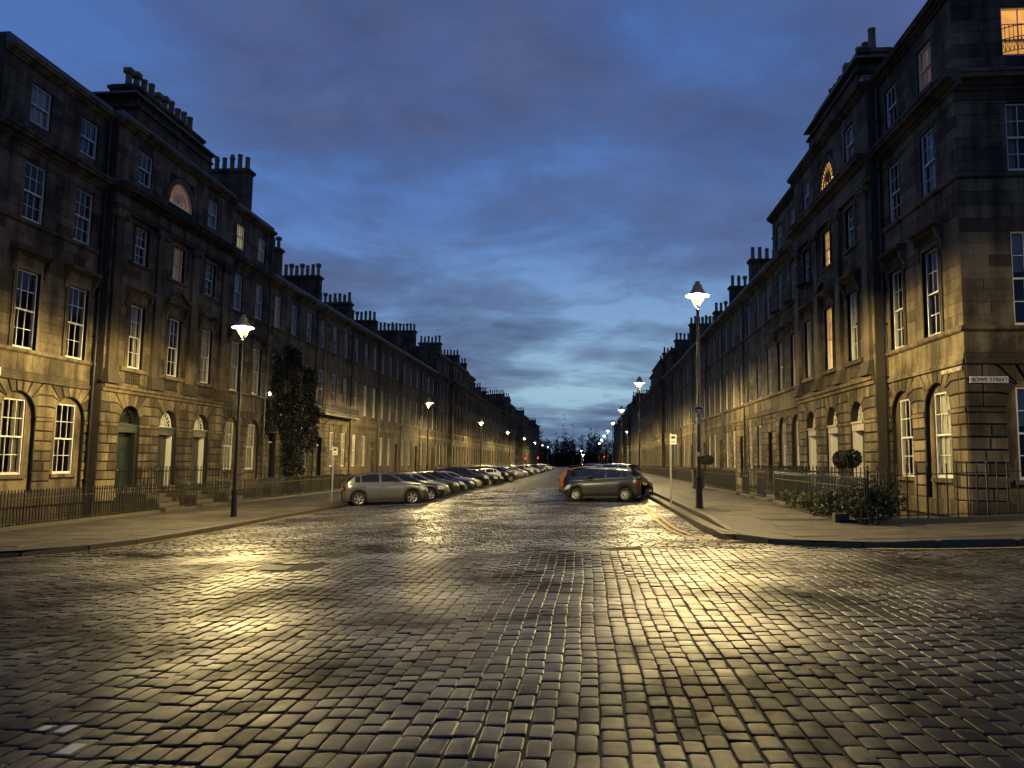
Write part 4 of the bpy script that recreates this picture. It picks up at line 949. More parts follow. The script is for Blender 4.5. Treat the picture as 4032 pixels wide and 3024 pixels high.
for side in 'LR':
    w = sd[side]
    farhouse(side, 98.2, 108.5, 4, True, w+' middle pavilion house, its near wing'); farhouse(side, 108.5, 121.6, 5, True, w+' middle pavilion house with pilasters', .4, True); farhouse(side, 121.6, 131.9, 4, True, w+' middle pavilion house, its far wing')
    for k in range(6): farhouse(side, 131.9+k*8.73, 131.9+(k+1)*8.73, 3, False, w+' distant three-storey house, '+('first','second','third','fourth','fifth','sixth')[k]+' beyond the middle pavilion')
    farhouse(side, 184.3, 193, 3, True, w+' end pavilion house before the traffic signals, near wing'); farhouse(side, 193, 202, 3, True, w+' end pavilion house before the traffic signals, pilastered middle', .4, True); farhouse(side, 202, 210, 3, True, w+' end pavilion house beside the traffic signals')
    for k in range(4): farhouse(side, 236+k*20, 236+(k+1)*20, 7, k in (0, 3), w+' farthest block past the traffic signals, '+('first','second','third','last')[k]+' of four')
# ------------------------------------------------------------------ street lamps
HOODIN = simple('white_enamel', (0.75,0.72,0.62), 0.5)
def lamp_proto():
    root = empty('street_lamp', (0,0,0))
    MB().lathe([(.135,0),(.135,.05),(.112,.09),(.105,.85),(.118,.88),(.118,.95),(.085,1.0)], 16).build('base', BLACKP, root, smooth=False)
    MB().lathe([(.072,1.0),(.066,2.5),(.056,4.5),(.047,6.0),(.047,6.1),(.065,6.12),(.065,6.16),(.05,6.18),(.05,6.24)], 14).build('shaft', BLACKP, root, smooth=False)
    fr = MB()
    for k in range(4):
        a = math.pi/4+k*math.pi/2; fr.tube([(.04*math.cos(a),.04*math.sin(a),6.2),(.13*math.cos(a),.13*math.sin(a),6.3),(.27*math.cos(a),.27*math.sin(a),6.6)], .011, 5)
    fr.build('bracket', BLACKP, root)
    MB().lathe([(.02,6.30),(.08,6.32),(.16,6.39),(.215,6.48),(.235,6.575)], 14, cap=False).build('lamp_glass', LAMPGLOW, root, smooth=True)
    MB().lathe([(.0,6.535),(.06,6.55),(.09,6.595),(.085,6.645),(.05,6.68),(.0,6.695)], 12, cap=False).build('bulb', LAMPBULB, root, smooth=True)
    MB().lathe([(.40,6.585),(.405,6.60),(.33,6.635),(.25,6.70),(.19,6.78),(.155,6.88),(.135,6.94),(.085,6.96),(.082,7.04),(.0,7.05)], 18, cap=False).build('hood', simple('lamp_hood', (0.30,0.25,0.14), .5), root, smooth=True)
    MB().lathe([(.395,6.59),(.33,6.618),(.25,6.685),(.185,6.765),(.14,6.83),(.0,6.835)], 18, cap=False).build('reflector', HOODIN, root, smooth=True)
    return root
def copytree(o, parent=None):
    c = o.copy(); COL.objects.link(c)
    if parent is not None: c.parent = parent
    for ch in o.children: copytree(ch, c)
    return c
lp = lamp_proto(); ordn = ('nearest', 'second', 'third', 'fourth', 'fifth', 'sixth', 'seventh', 'farthest')
for i in range(8):
    for side in 'LR':
        o = lp if (i == 0 and side == 'L') else copytree(lp)
        if side == 'L': o.location = (-12.86, (27.36,61.5,93,124,158,191,222,252)[i], -.38); o.scale = (1,1,1.07 if i == 0 else 1.03)
        else: o.location = (3.66, (25.9,55,84,112,140,168,200,236)[i], .42)
        tag(o, ordn[i]+' lit street lamp on the '+sd[side]+' pavement, black column with flared hood', 'street lamp', 'street lamps along both pavements')
o = copytree(lp); o.location = (23.5, 16.9, zr(23.5)+.13); o.scale = (1,1,1); tag(o, 'street lamp on the cross street, beyond the right edge of the view', 'street lamp', 'street lamps along both pavements')
# fittings strapped to the nearest right lamp
pk = empty('oval_parking_sign', (3.66, 25.80, 3.62)); tag(pk, 'small oval plate strapped high on the nearest right lamp column', 'sign')
def oval(a, b, y, n=20): return MB().prism([(a*math.cos(2*math.pi*k/n), b*math.sin(2*math.pi*k/n)) for k in range(n)], y, y+.012)
oval(.165,.135,-.02).build('rim', SIGNW, pk); oval(.145,.115,-.032).build('plate', SIGNK, pk); MB().box(-.10,.10,-.040,-.034,-.015,.015).build('bar', SIGNW, pk); MB().box(-.06,.06,-.040,-.034,-.075,-.04).build('bar', SIGNW, pk)
tag(MB().box(-.07,.07,-.09,-.02,-.11,.11).build('control_box', GREYM, None, (3.66,25.80,3.28)), 'small metal box strapped below the oval plate on the lamp', 'box')
dk = MB().lathe([(.0,0),(.075,.0),(.075,.012),(.0,.012)], 16, cap=False); dk.v = [(x, -z, y) for x, y, z in dk.v]; tag(dk.build('round_plate', SIGNW, None, (3.62,25.82,2.17)), 'pale round plate fixed at head height on the nearest right lamp', 'sign')
def signpole(x, y, z, hh, label, plate):
    r = empty('sign_pole', (x, y, z)); tag(r, label, 'sign post', 'thin parking sign posts'); MB().lathe([(.038,0),(.038,hh),(.03,hh+.02)], 10).build('pole', GREYM, r, smooth=False)
    if plate: MB().box(-.03,.22,-.055,-.042,hh-.42,hh-.04).build('plate', SIGNW, r); MB().box(.02,.17,-.058,-.0555,hh-.2,hh-.1).build('symbol', SIGNK, r); MB().box(.02,.17,-.058,-.0555,hh-.34,hh-.31).build('symbol', SIGNK, r)
signpole(-12.5, 37.2, zpl(-12.5), 2.75, 'thin grey post with a small parking plate behind the grey-beige car', True)
signpole(3.22, 30.4, zr(3.1)+.14, 2.75, 'thin pale post standing on the right kerb behind the dark grey hatchback', True)
signpole(4.2, 62.0, zpr(4.2,62), 2.6, 'distant thin post on the right pavement beyond the parked cars', False)
# cold white lamps and signals at the far junction
def whitelamp(x, y, z, hh, label):
    r = empty('white_street_lamp', (x, y, z)); tag(r, label, 'street lamp'); MB().lathe([(.11,0),(.10,1.2),(.06,1.3),(.05,hh)], 10).build('column', GREYM, r, smooth=False); MB().box(-.25,.25,-.5,.3,hh,hh+.1).build('head', GREYM, r); MB().box(-.21,.21,-.46,.24,hh-.05,hh-.005).build('lamp_glass', LAMPWHITE, r)
whitelamp(11.3, 222, .2, 10.4, 'tall white lamp on a pale column at the far junction, right'); whitelamp(-2.0, 262, -.1, 5.7, 'white lamp in the middle distance at the end of the street'); whitelamp(-1.3, 240, -.1, 4.1, 'low white lamp on a pale post at the end of the street')
def signal(x, y, z, label):
    r = empty('traffic_signal', (x, y, z)); tag(r, label, 'traffic light', 'red signals at the far junction'); MB().lathe([(.06,0),(.055,3.4)], 8).build('pole', DARKM, r); MB().box(-.19,.19,-.22,-.06,2.3,3.35).build('signal_head', DARKM, r)
    for k, mt in enumerate((DARKM, DARKM, REDGLOW)):
        q = MB().lathe([(.0,0),(.15,0),(.15,.03),(.0,.04)], 12, cap=False); q.v = [(a, -c_-.222, b) for a, b, c_ in q.v]; q.build('lens', mt, r, (0,0,2.5+.33*k))
signal(-17.0, 213, -.7, 'red traffic signal farthest left at the distant junction'); signal(-13.5, 213, -.4, 'red traffic signal on the left pavement end of the distant junction'); signal(4.63, 213, .15, 'red traffic signal nearest the roadway on the right at the distant junction'); signal(9.25, 213, .4, 'red traffic signal farthest right at the distant junction')

# ------------------------------------------------------------------ railings and entrance steps
def barmesh(hh, big=False):
    def f():
        s = .013 if not big else .02; m = MB().box(-s,s,-s,s,0,hh-.13); m.lathe([(s*1.2,hh-.13),(s*2.1,hh-.11),(s*1.2,hh-.09),(s*1.9,hh-.065),(0,hh)], 6, cap=False); return m.mesh('baluster', IRON)
    return cached(('bar', round(hh,2), big), f)
def railing(p0, p1, zf, hh, label, each=True, sp=.135, plinth=True, post=12, w0=None):
    a, b = Vector(p0), Vector(p1); d = b-a; L = d.length; z0 = zf(*p0); r = empty('iron_railing', (a.x, a.y, z0), math.atan2(d.y, d.x)); tag(r, label, 'railing', 'iron railings before the houses')
    sl = (zf(*p1)-z0)/L; n = int(L/sp)
    def rail(z, t): 
        m = MB(); m.add([(0,-t/2,z-.012),(L,-t/2,z-.012+sl*L),(L,t/2,z-.012+sl*L),(0,t/2,z-.012),(0,-t/2,z+.012),(L,-t/2,z+.012+sl*L),(L,t/2,z+.012+sl*L),(0,t/2,z+.012)], [(0,3,2,1),(4,5,6,7),(0,1,5,4),(1,2,6,5),(2,3,7,6),(3,0,4,7)]); m.build('rail', IRON, r)
    rail(.17, .036); rail(hh-.24, .036)
    if plinth:
        m = MB(); m.add([(0,-.13,-.05),(L,-.13,-.05+sl*L),(L,.13,-.05+sl*L),(0,.13,-.05),(0,-.11,.10),(L,-.11,.10+sl*L),(L,.11,.10+sl*L),(0,.11,.10)], [(4,5,6,7),(0,1,5,4),(1,2,6,5),(2,3,7,6),(3,0,4,7)]); m.build('plinth', KERBM, r)
    if each:
        for k in range(n+1): put('baluster', barmesh(hh, post and k % post == 0), r, (L*k/max(1,n), 0, sl*L*k/max(1,n)+(0.05 if plinth else 0)))
    else:
        m = MB()
        for k in range(n+1): x_ = L*k/n; m.box(x_-.013,x_+.013,-.013,.013,.05,hh-.1); m.lathe([(.03,hh-.1),(0,hh)], 4, (x_,0,0), cap=False)
        stuff(m.build('baluster', IRON, r))
zl = lambda x, y: zpl(-17.2); RX = -17.22
lab = 'iron railing on the left pavement '
railing((RX,20.7), (RX,29.85), zl, 1.15, lab+'below the arched corner windows')
railing((-40,20.7), (RX-.02,20.7), zl, 1.15, 'iron railing turning away along the cross street at the left', False)
for u0, u1, q in ((31.6,32.9,'between the first two doorways'),(34.65,35.95,'between the second and third doorways')): railing((RX,u0), (RX,u1), zl, 1.15, lab+q)
railing((RX,37.7), (RX,45.1), zl, 1.15, lab+'behind the nearest lamp'); railing((RX,45.2), (RX,53.6), zl, 1.15, lab+'in front of the ivy', post=14)
railing((RX,53.7), (RX,62.1), zl, 1.15, lab+'below the long balcony', False); railing((RX,62.2), (RX,98), zl, 1.15, lab+'behind the row of parked cars', False, .16); railing((RX,98.2), (RX,208), zl, 1.15, lab+'in the far distance', False, .3)
def steps(side, uc, label, kind):
    s = 1 if side == 'L' else -1; x0 = RX if side == 'L' else 7.02; zg = zpl(RX) if side == 'L' else zpr(7.0, uc); zt = .28 if side == 'L' else DZR+.28; xw = XL+.4 if side == 'L' else XR-.4
    r = empty('entrance_steps', (x0, uc, zg)); tag(r, label, 'steps', 'door steps'); n = 4 if side == 'L' else 2; rise = (zt-zg)/n
    for k in range(n):
        a, b = x0+s*(.30-.30*k), x0-s*(.30*(n-1)); lo, hi = sorted((a-x0, (x0-s*.3*k-s*.02-x0) if k < n-1 else xw-x0)); 
        m = MB(); m.cham([(-.80+.02*k,0),(.80-.02*k,0),(.80-.02*k,rise-.004),(-.80+.02*k,rise-.004)], 0, hi-lo+.3, .012)
        m.v = [((hi-y) if s > 0 else (lo+y), x_, z_+rise*k) for x_, y, z_ in m.v] if True else m.v
        m.build('step', KERBM, r)
    for q in (-.84, .84): MB().box(*sorted((x0-s*.1-x0, xw-x0)), *( (q,q+.05) if q < 0 else (q-.05,q) ), -2.5, zt-zg-.16).build('side_wall', RUBBLE, r)
    for q, wd in ((-.78, 'near'), (.78, 'far')): railing((x0-s*.55, uc+q), (xw-s*(-.03), uc+q), lambda x, y: zt, 1.15, 'iron railing on the '+wd+' side of the steps to the '+kind, True, .14, False, 0)
for i, u in enumerate(CC):
    w = ('first', 'second', 'third')[i]
    steps('L', u, 'stone steps up to the '+w+' doorway of the left pilastered house', w+' left doorway'); steps('R', u, 'stone steps up to the '+w+' white doorway of the right pilastered house', w+' right doorway')
zrr = lambda x, y: zpr(x, y); RR = 7.0
lab = 'iron railing on the right pavement '
railing((RR,20.4), (RR,29.9), zrr, 1.12, lab+'behind the shrubs')
for u0, u1, q in ((31.6,32.9,'between the first two doorways'),(34.65,35.95,'between the second and third doorways')): railing((RR,u0), (RR,u1), zrr, 1.12, lab+q)
railing((RR,37.7), (RR,45.1), zrr, 1.12, lab+'beyond the three doorways'); railing((RR,45.2), (RR,62), zrr, 1.12, lab+'beyond the pale sign post', False); railing((RR,62.2), (RR,208), zrr, 1.12, lab+'in the far distance', False, .25)
railing((7.05,20.36), (19.0,20.36), zrr, 1.42, 'tall spiked iron railing along the cross street at the right corner', True, .235, True, 6)

# ------------------------------------------------------------------ name plates
def text(s, size, mat, parent, loc, rot, ext=.004):
    c = bpy.data.curves.new('lettering', 'FONT'); c.body = s; c.size = size; c.extrude = ext; c.align_x = 'CENTER'; c.align_y = 'CENTER'; c.materials.append(mat)
    t_ = bpy.data.objects.new('lettering', c); COL.objects.link(t_); bpy.context.view_layer.update(); me = bpy.data.meshes.new_from_object(t_.evaluated_get(bpy.context.evaluated_depsgraph_get())); bpy.data.objects.remove(t_); bpy.data.curves.remove(c); o = put('lettering', me, parent); o.location = loc; o.rotation_euler = rot; return o
np_ = empty('street_name_plate', (11.30, 22.86, 4.35)); tag(np_, 'pale street name plate lettered HOWE STREET on the right corner house', 'street sign')
MB().cham([(-.52,-.095),(.52,-.095),(.52,.095),(-.52,.095)], -.03, .0, .015).build('plate', SIGNW, np_); text('HOWE STREET', .155, SIGNK, np_, (0,-.034,0), (math.pi/2,0,0))
np2 = empty('carved_street_name', (10.66, 23.62, 4.70), -math.pi/2); tag(np2, 'weathered street name GREAT KING STREET above the right corner arch', 'street sign')
MB().box(-.66,.66,-.02,.0,-.08,.08).build('plate', STONE, np2); text('GREAT KING STREET', .14, SIGNW, np2, (0,-.024,0), (math.pi/2,0,0))
np3 = empty('street_name_plate', (XL+.06, 23.15, 4.58), math.pi/2); tag(np3, 'white street name plate cut by the left edge of the view', 'street sign')
MB().box(-.62,.62,-.02,.0,-.14,.14).build('plate', SIGNW, np3); text('GREAT KING', .17, SIGNK, np3, (0,-.024,0), (math.pi/2,0,0))
ln = empty('wall_lantern', (-19.25, 45.0, 5.6)); tag(ln, 'small bright white wall lantern beside the ivy', 'lantern')
MB().lathe([(.0,0),(.06,.02),(.07,.12),(.03,.18),(.0,.19)], 8, cap=False).build('lamp_glass', emis('lantern_lit', (1,.9,.7), 25.0).m, ln); MB().tube([(0,0,.19),(-.12,0,.28),(-.3,0,.28)], .015, 5).build('bracket', IRON, ln)

# ------------------------------------------------------------------ plants
def leaves(pts, size, rg, up=.4):
    m = MB()
    for p in pts:
        p = Vector(p); n = Vector((rg.gauss(0,1), rg.gauss(0,1), rg.gauss(up,1))).normalized(); u = n.orthogonal().normalized(); w = n.cross(u); a = rg.uniform(0, 6.3); u, w = u*math.cos(a)+w*math.sin(a), w*math.cos(a)-u*math.sin(a); s = size*rg.uniform(.6,1.3)
        b = len(m.v); m.v += [tuple(p-u*s*.5), tuple(p+w*s*.33+n*s*.08), tuple(p+u*s*.6), tuple(p-w*s*.33+n*s*.08)]; m.f.append((b,b+1,b+2,b+3))
    return m
RP = random.Random(3)
def blob(c, rx, ry, rz, n, rg, lump=.35):
    out = []; cs = [(rg.gauss(0,.45), rg.gauss(0,.45), rg.gauss(0,.45)) for _ in range(9)]
    while len(out) < n:
        q = rg.choice(cs); v = Vector((rg.gauss(0,1), rg.gauss(0,1), rg.gauss(0,1))).normalized()*(rg.random()**.4)*.62; p = (q[0]+v.x, q[1]+v.y, q[2]+v.z)
        out.append((c[0]+p[0]*rx, c[1]+p[1]*ry, max(c[2]-rz*1.05, c[2]+p[2]*rz)))
    return out
def shrub(c, r, n, size, label, mat=LEAF2, name='shrub'):
    z0 = c[2]-r[2]; rt = empty(name, (c[0], c[1], z0)); tag(rt, label, 'shrub', 'plants in front of the right railings')
    pts = [(x-c[0], y-c[1], z-z0) for x, y, z in blob(c, *r, n, RP)]; stuff(leaves(pts, size, RP).build('foliage', mat, rt)); m = MB()
    for k in range(7): a = RP.uniform(0,6.3); m.tube([(0,0,-.05),(r[0]*.3*math.cos(a),r[1]*.3*math.sin(a),r[2]*.8),(r[0]*.6*math.cos(a),r[1]*.6*math.sin(a),r[2]*1.4)], .012, 4, .005)
    m.build('stem', BARK, rt)
shrub((7.25,20.75,1.02), (.62,.75,.70), 5200, .07, 'large loose shrub spilling over the railing at the right corner')
shrub((6.72,22.3,.82), (.30,.75,.34), 2200, .06, 'low leafy bush at the foot of the right railing beside the large shrub')
shrub((6.72,24.2,.80), (.28,.85,.30), 2200, .06, 'low leafy bush with pale flowers, middle of the right railing bed'); shrub((6.72,26.1,.76), (.3,.8,.30), 1600, .06, 'smallest low bush at the far end of the right railing bed')
struct(MB().box(6.45,6.95,20.6,27.2,.3,.49).build('planting_bed', SOIL))
tag(MB().cham([(-.18,-.15),(.18,-.15),(.18,.1),(-.18,.1)], -.12, .12, .02).build('bed_stone', KERBM, None, (6.5,20.75,.55)), 'single rough stone block at the corner of the planting bed', 'stone')
def standard(x, y, z0, zt, r, label):
    rt = empty('topiary_tree', (x, y, z0)); tag(rt, label, 'tree', 'clipped standard trees in pots'); MB().lathe([(.13,0),(.17,.3),(.18,.34),(.15,.34)], 12).build('pot', DARKM, rt); MB().tube([(0,0,.3),(.01,0,zt-z0-r*.6)], .018, 6).build('trunk', BARK, rt)
    pts = []
    while len(pts) < 1800:
        v = Vector((RP.gauss(0,1), RP.gauss(0,1), RP.gauss(0,1))).normalized()*r*RP.uniform(.75,1.08); pts.append((v.x, v.y, v.z+zt-z0))
    stuff(leaves(pts, .055, RP).build('crown', LEAF, rt))
standard(8.0, 25.3, zpr(7,25)-.0, 2.06, .27, 'clipped ball tree in a pot, left of the pair behind the right railing'); standard(7.75, 23.6, zpr(7,24), 2.08, .27, 'clipped ball tree in a pot, right of the pair behind the right railing')
MB_p = MB().box(7.02,8.6,22.9,26.0,.2,zpr(7,25)-.004); struct(MB_p.build('area_bridge_slab', KERBM))
standard(8.0, 52.0, zpr(7,50), 2.1, .3, 'distant clipped ball tree on the right, nearer of two'); standard(8.0, 54.5, zpr(7,50), 2.1, .3, 'distant clipped ball tree on the right, farther of two')
# ivy on the left terrace
iv = empty('ivy', (XL+.05, 49.5, -.4)); tag(iv, 'dark ivy climbing the left terrace beside the nearest lamp', 'climbing plant')
cols_ = [((46.0,47.9),(4.0,8.3)), ((47.9,50.4),(.6,9.0)), ((50.9,53.6),(3.0,8.0)), ((45.2,54.2),(3.2,5.6)), ((48.6,51.6),(-.4,3.4)), ((51.5,53.8),(2.4,4.0))]
pts = []
for (a, b), (c_, d) in cols_:
    n = int((b-a)*(d-c_)*380)
    for _ in range(n):
        u = a+(b-a)*min(1, max(0, RP.gauss(.5,.30))); z = RP.uniform(c_, d); e = abs((u-a)/(b-a)-.5)*2
        if math.sin(u*2.3+z*1.1)+math.sin(u*1.1-z*2.7)+.7*math.sin(u*5.1+z*4.3) < -1.5+e*.8: continue
        pts.append((RP.uniform(.0,.30)*(1-.5*e), u-49.5+RP.gauss(0,.12), z+.4+RP.gauss(0,.15)))
stuff(leaves(pts, .15, RP, .2).build('foliage', LEAF, iv)); m = MB()
for k in range(5): x_ = RP.uniform(-.4,.4); m.tube([(.05,x_,-.3),(.05,x_+RP.uniform(-.4,.4),2),(.05,x_*3,4.5),(.05,x_*4,7)], .05, 5, .015)
m.build('stem', BARK, iv)
LITTER = leafmat('fallen_leaf', (0.05,0.03,0.012), (0.10,0.065,0.03)); lt = []
for _ in range(520):
    y = RP.uniform(17,45)
    if RP.random() < .6: x = -11.1-abs(RP.gauss(0,.25)) if RP.random() < .5 else RP.uniform(-17,-11.8); z = (zr(x)+undul(x,y)+.012) if x > -11.42 else zpl(x)+.012
    else: x = 2.95-abs(RP.gauss(0,.2)) if RP.random() < .4 else RP.uniform(3.7,6.4); y = max(y, 21); z = zr(x)+undul(x,y)+.012 if x < 3 else zpr(x,y)+.012
    lt.append((x,y,z))
lm = leaves(lt, .06, RP, 5.0); stuff(tag(lm.build('leaf_litter', LITTER), 'scattered fallen leaves along the gutters and pavements', 'leaves'))
# bare winter trees closing the street
def tree(x, y, hh, label, seed, spread=1.0):
    rg = random.Random(seed); rt = empty('bare_tree', (x, y, -.5)); tag(rt, label, 'tree', 'bare trees closing the street'); tr = MB(); tw = []
    tr.tube([(0,0,0),(rg.uniform(-.2,.2),0,hh*.35)], .32, 7, .22); cr = MB()
    def br(p, d, L, r, lv):
        q = p+d*L; cr.tube([tuple(p), tuple((p+q)/2+Vector((rg.gauss(0,.05*L),rg.gauss(0,.05*L),0))), tuple(q)], r, 5 if lv < 2 else 3, r*.6)
        if lv >= 4: tw.append(q); return
        for _ in range(3 if lv < 3 else 4):
            nd_ = (d+Vector((rg.gauss(0,.55*spread), rg.gauss(0,.55*spread), rg.gauss(.12,.3)))).normalized(); br(q, nd_, L*rg.uniform(.62,.82), r*.6, lv+1)
    br(Vector((0,0,hh*.33)), Vector((0,0,1)), hh*.2, .2, 0); tr.build('trunk', BARK, rt)
    pts = [(q.x+rg.gauss(0,.14), q.y+rg.gauss(0,.14), q.z+rg.gauss(0,.14)) for q in tw for _ in range(12)]; b = leaves(pts, .2, rg); off = len(cr.v); cr.v += b.v; cr.f += [tuple(off+i for i in f) for f in b.f]; cr.build('crown', TWIG, rt)
tl = [(-15,338,13.5,'bare tree closing the street, at the left edge of the gap'),(-10,350,12.5,'bare tree closing the street, second from the left'),(-6,336,12.5,'bare low tree left of the street end'),(-2.4,342,15.0,'tallest bare tree rising over the street end, left of the pair'),(1.0,342,15.5,'tallest bare tree rising over the street end, right of the pair'),(5,350,12.0,'bare low tree right of the street end'),(9.5,338,11.5,'bare tree closing the street, at the right edge of the gap'),(-19,345,13,'bare tree half hidden behind the far left block')]
for k, (a, b, c_, l) in enumerate(tl): tree(a, b, c_, l, 40+k)
wd = [(q, RP.uniform(340,352), abs(RP.gauss(0,1))*(4.6+1.3*math.sin(q*.5)+.8*math.sin(q*1.7))-.5) for q in [RP.uniform(-27,20) for _ in range(30000)]]
stuff(tag(leaves(wd, .8, RP).build('far_wood', TWIG), 'dark mass of undergrowth under the trees at the street end', 'wood'))
# ------------------------------------------------------------------ parked cars
def interp(tab, x):
    if x <= tab[0][0]: return tab[0][1]
    for (a, p), (b, q) in zip(tab[:-1], tab[1:]):
        if x <= b: t = (x-a)/(b-a); t2 = t*t*(3-2*t)*.5+t*.5; return p+(q-p)*t2
    return tab[-1][1]
# x measured from the nose; 'top' bonnet/tail deck line, 'roof' glasshouse line
CT = dict(
 suv=dict(L=4.21,W=1.77,wb=2.60,fo=.84,R=.335,top=[(0,.62),(.06,.80),(.25,.92),(1.05,1.07),(1.3,1.08),(3.6,1.10),(4.0,1.10),(4.21,.95)],cow=1.12,wf=1.98,rr=3.50,tail=4.10,rz=1.60,rz2=1.51,belt=1.07,clear=.20,clad=True,d=(1.42,2.40,3.30)),
 hatch=dict(L=3.90,W=1.69,wb=2.49,fo=.74,R=.295,top=[(0,.50),(.05,.66),(.22,.76),(1.0,.97),(1.2,.99),(3.3,1.07),(3.75,1.06),(3.90,.85)],cow=1.02,wf=1.92,rr=3.15,tail=3.74,rz=1.47,rz2=1.42,belt=.95,clear=.17,clad=False,d=(1.25,2.25,3.0)),
 estate=dict(L=4.55,W=1.80,wb=2.70,fo=.88,R=.32,top=[(0,.55),(.06,.72),(.25,.82),(1.15,.98),(1.4,1.0),(4.0,1.05),(4.4,1.04),(4.55,.85)],cow=1.2,wf=2.15,rr=4.02,tail=4.44,rz=1.48,rz2=1.43,belt=.98,clear=.17,clad=False,d=(1.45,2.5,3.45)),
 bigsuv=dict(L=4.65,W=1.88,wb=2.75,fo=.90,R=.36,top=[(0,.70),(.06,.88),(.25,1.0),(1.15,1.14),(1.4,1.15),(4.1,1.18),(4.5,1.15),(4.65,.95)],cow=1.2,wf=2.1,rr=4.1,tail=4.52,rz=1.70,rz2=1.64,belt=1.14,clear=.23,clad=True,d=(1.5,2.55,3.55)),
 saloon=dict(L=4.60,W=1.77,wb=2.72,fo=.82,R=.315,top=[(0,.48),(.06,.64),(.25,.74),(1.25,.92),(1.5,.94),(3.5,.98),(3.7,.99),(4.45,.97),(4.60,.80)],cow=1.35,wf=2.25,rr=3.05,tail=3.85,rz=1.40,rz2=1.36,belt=.93,clear=.15,clad=False,d=(1.55,2.6,3.3)))
CARM = {}
def carparts(kind):
    if kind in CARM: return CARM[kind]
    c = CT[kind]; L, W, wb, fo, R = c['L'], c['W'], c['wb'], c['fo'], c['R']; xf, xb = fo, fo+wb; Ra = R+.055; cl = c['clear']
    xs = sorted(set([round(q, 3) for q in [0,.03,.08,.16,.28,L-.03,L-.08,L-.16,L-.28,L]+lin(.4,L-.4,22)+[xc+Ra*math.cos(math.pi*k/10) for xc in (xf, xb) for k in range(11)]]))
    def hw(x):
        e = min(x, L-x); k = 1-.30*math.exp(-e/.16)-.06*math.exp(-e/.55); return W/2*k
    def zb(x):
        e = min(x, L-x); z = cl+.10*math.exp(-e/.22)
        for xc in (xf, xb):
            if abs(x-xc) < Ra: z = max(z, R+math.sqrt(max(0, Ra*Ra-(x-xc)**2)))
        return z
    def zt(x): return interp(c['top'], x)
    def ring(x):
        w, a, t = hw(x), zb(x), zt(x); sh = t-.07; sh = max(sh, a+.05)
        mid = a+(sh-a)*.34; mid2 = a+(sh-a)*.72
        return [(w*.90,a),(w*.965,a+.03),(w*1.0,mid),(w*1.0,mid2),(w*.972,sh),(w*.90,t-.012),(w*.55,t+.022),(0,t+.032)]
    m = MB(); n = 15
    for x in xs:
        r = ring(x); m.v += [(fo+wb/2-x, -y, z) for y, z in r]+[(fo+wb/2-x, y, z) for y, z in reversed(r[:-1])]
    for k in range(len(xs)-1):
        for i in range(n-1): m.f.append((k*n+i, k*n+i+1, (k+1)*n+i+1, (k+1)*n+i))
    m.f.append(tuple(range(n))); m.f.append(tuple(reversed(range((len(xs)-1)*n, len(xs)*n))))
    P = {'body': m}
    ox = fo+wb/2
    # glasshouse
    cow, wf, rr, tail = c['cow'], c['wf'], c['rr'], c['tail']
    rtab = [(cow, zt(cow)+.01),(wf, c['rz']-.025),((wf+rr)/2, c['rz']),(rr, c['rz2']),(tail, zt(tail)+.0)]
    def rz(x):
        if x <= wf: t = (x-cow)/(wf-cow); return rtab[0][1]+(rtab[1][1]-rtab[0][1])*(t**.92)
        if x >= rr: t = (x-rr)/(tail-rr); return rtab[3][1]+(rtab[4][1]-rtab[3][1])*(t**1.25)
        return interp(rtab, x)
    def gw(x): return hw(x)*.935
    def gt(x):
        k = (rz(x)-zt(x))/(c['rz']-c['belt']); return gw(x)*(1-.21*max(0, min(1, k)))
    def side(x, z):
        z0, z1 = zt(x)-.03, rz(x)-.03; t = max(0, min(1, (z-z0)/max(.02, z1-z0))); return gw(x)+(gt(x)-gw(x))*t
    gx = lin(cow, wf, 8)+lin(wf, rr, 8)[1:]+lin(rr, tail, 8)[1:]; g = MB(); n2 = 9
    for x in gx:
        r = [(gw(x), zt(x)-.04),(side(x,(zt(x)+rz(x))/2),(zt(x)+rz(x))/2),(gt(x), rz(x)-.045),(gt(x)*.93, rz(x)-.012),(0, rz(x)+.012)]
        g.v += [(ox-x, -y, z) for y, z in r]+[(ox-x, y, z) for y, z in reversed(r[:-1])]
    for k in range(len(gx)-1):
        for i in range(n2-1): g.f.append((k*n2+i, k*n2+i+1, (k+1)*n2+i+1, (k+1)*n2+i))
    g.f.append(tuple(range(n2))); g.f.append(tuple(reversed(range((len(gx)-1)*n2, len(gx)*n2)))); P['roof'] = g
    def screen(a, b, off):
        s = MB(); X = lin(a, b, 6); Y = lin(-1, 1, 8)
        for x in X:
            for y in Y: q = gt(x)*.90*y; s.v.append((ox-x+off*.7, q, rz(x)+.012*(1-abs(y))-.012*abs(y)**3+.012))
        for k in range(6):
            for i in range(8): s.f.append((k*9+i, k*9+i+1, (k+1)*9+i+1, (k+1)*9+i))
        return s
    rp = MB(); X = lin(wf-.03, rr+.06, 8); Y = lin(-1, 1, 6)
    for x in X:
        for y in Y: rp.v.append((ox-x, gt(x)*.945*y, rz(x)+.014*(1-abs(y))-.014*abs(y)**3+.010))
    for k in range(8):
        for i in range(6): rp.f.append((k*7+i, k*7+i+1, (k+1)*7+i+1, (k+1)*7+i))
    P['roof_panel'] = rp
    P['windscreen'] = screen(cow+.10, wf-.02, .012); P['rear_window'] = screen(rr+.05, tail-(tail-rr)*.25, -.012)
    d0, d1, d2 = c['d']
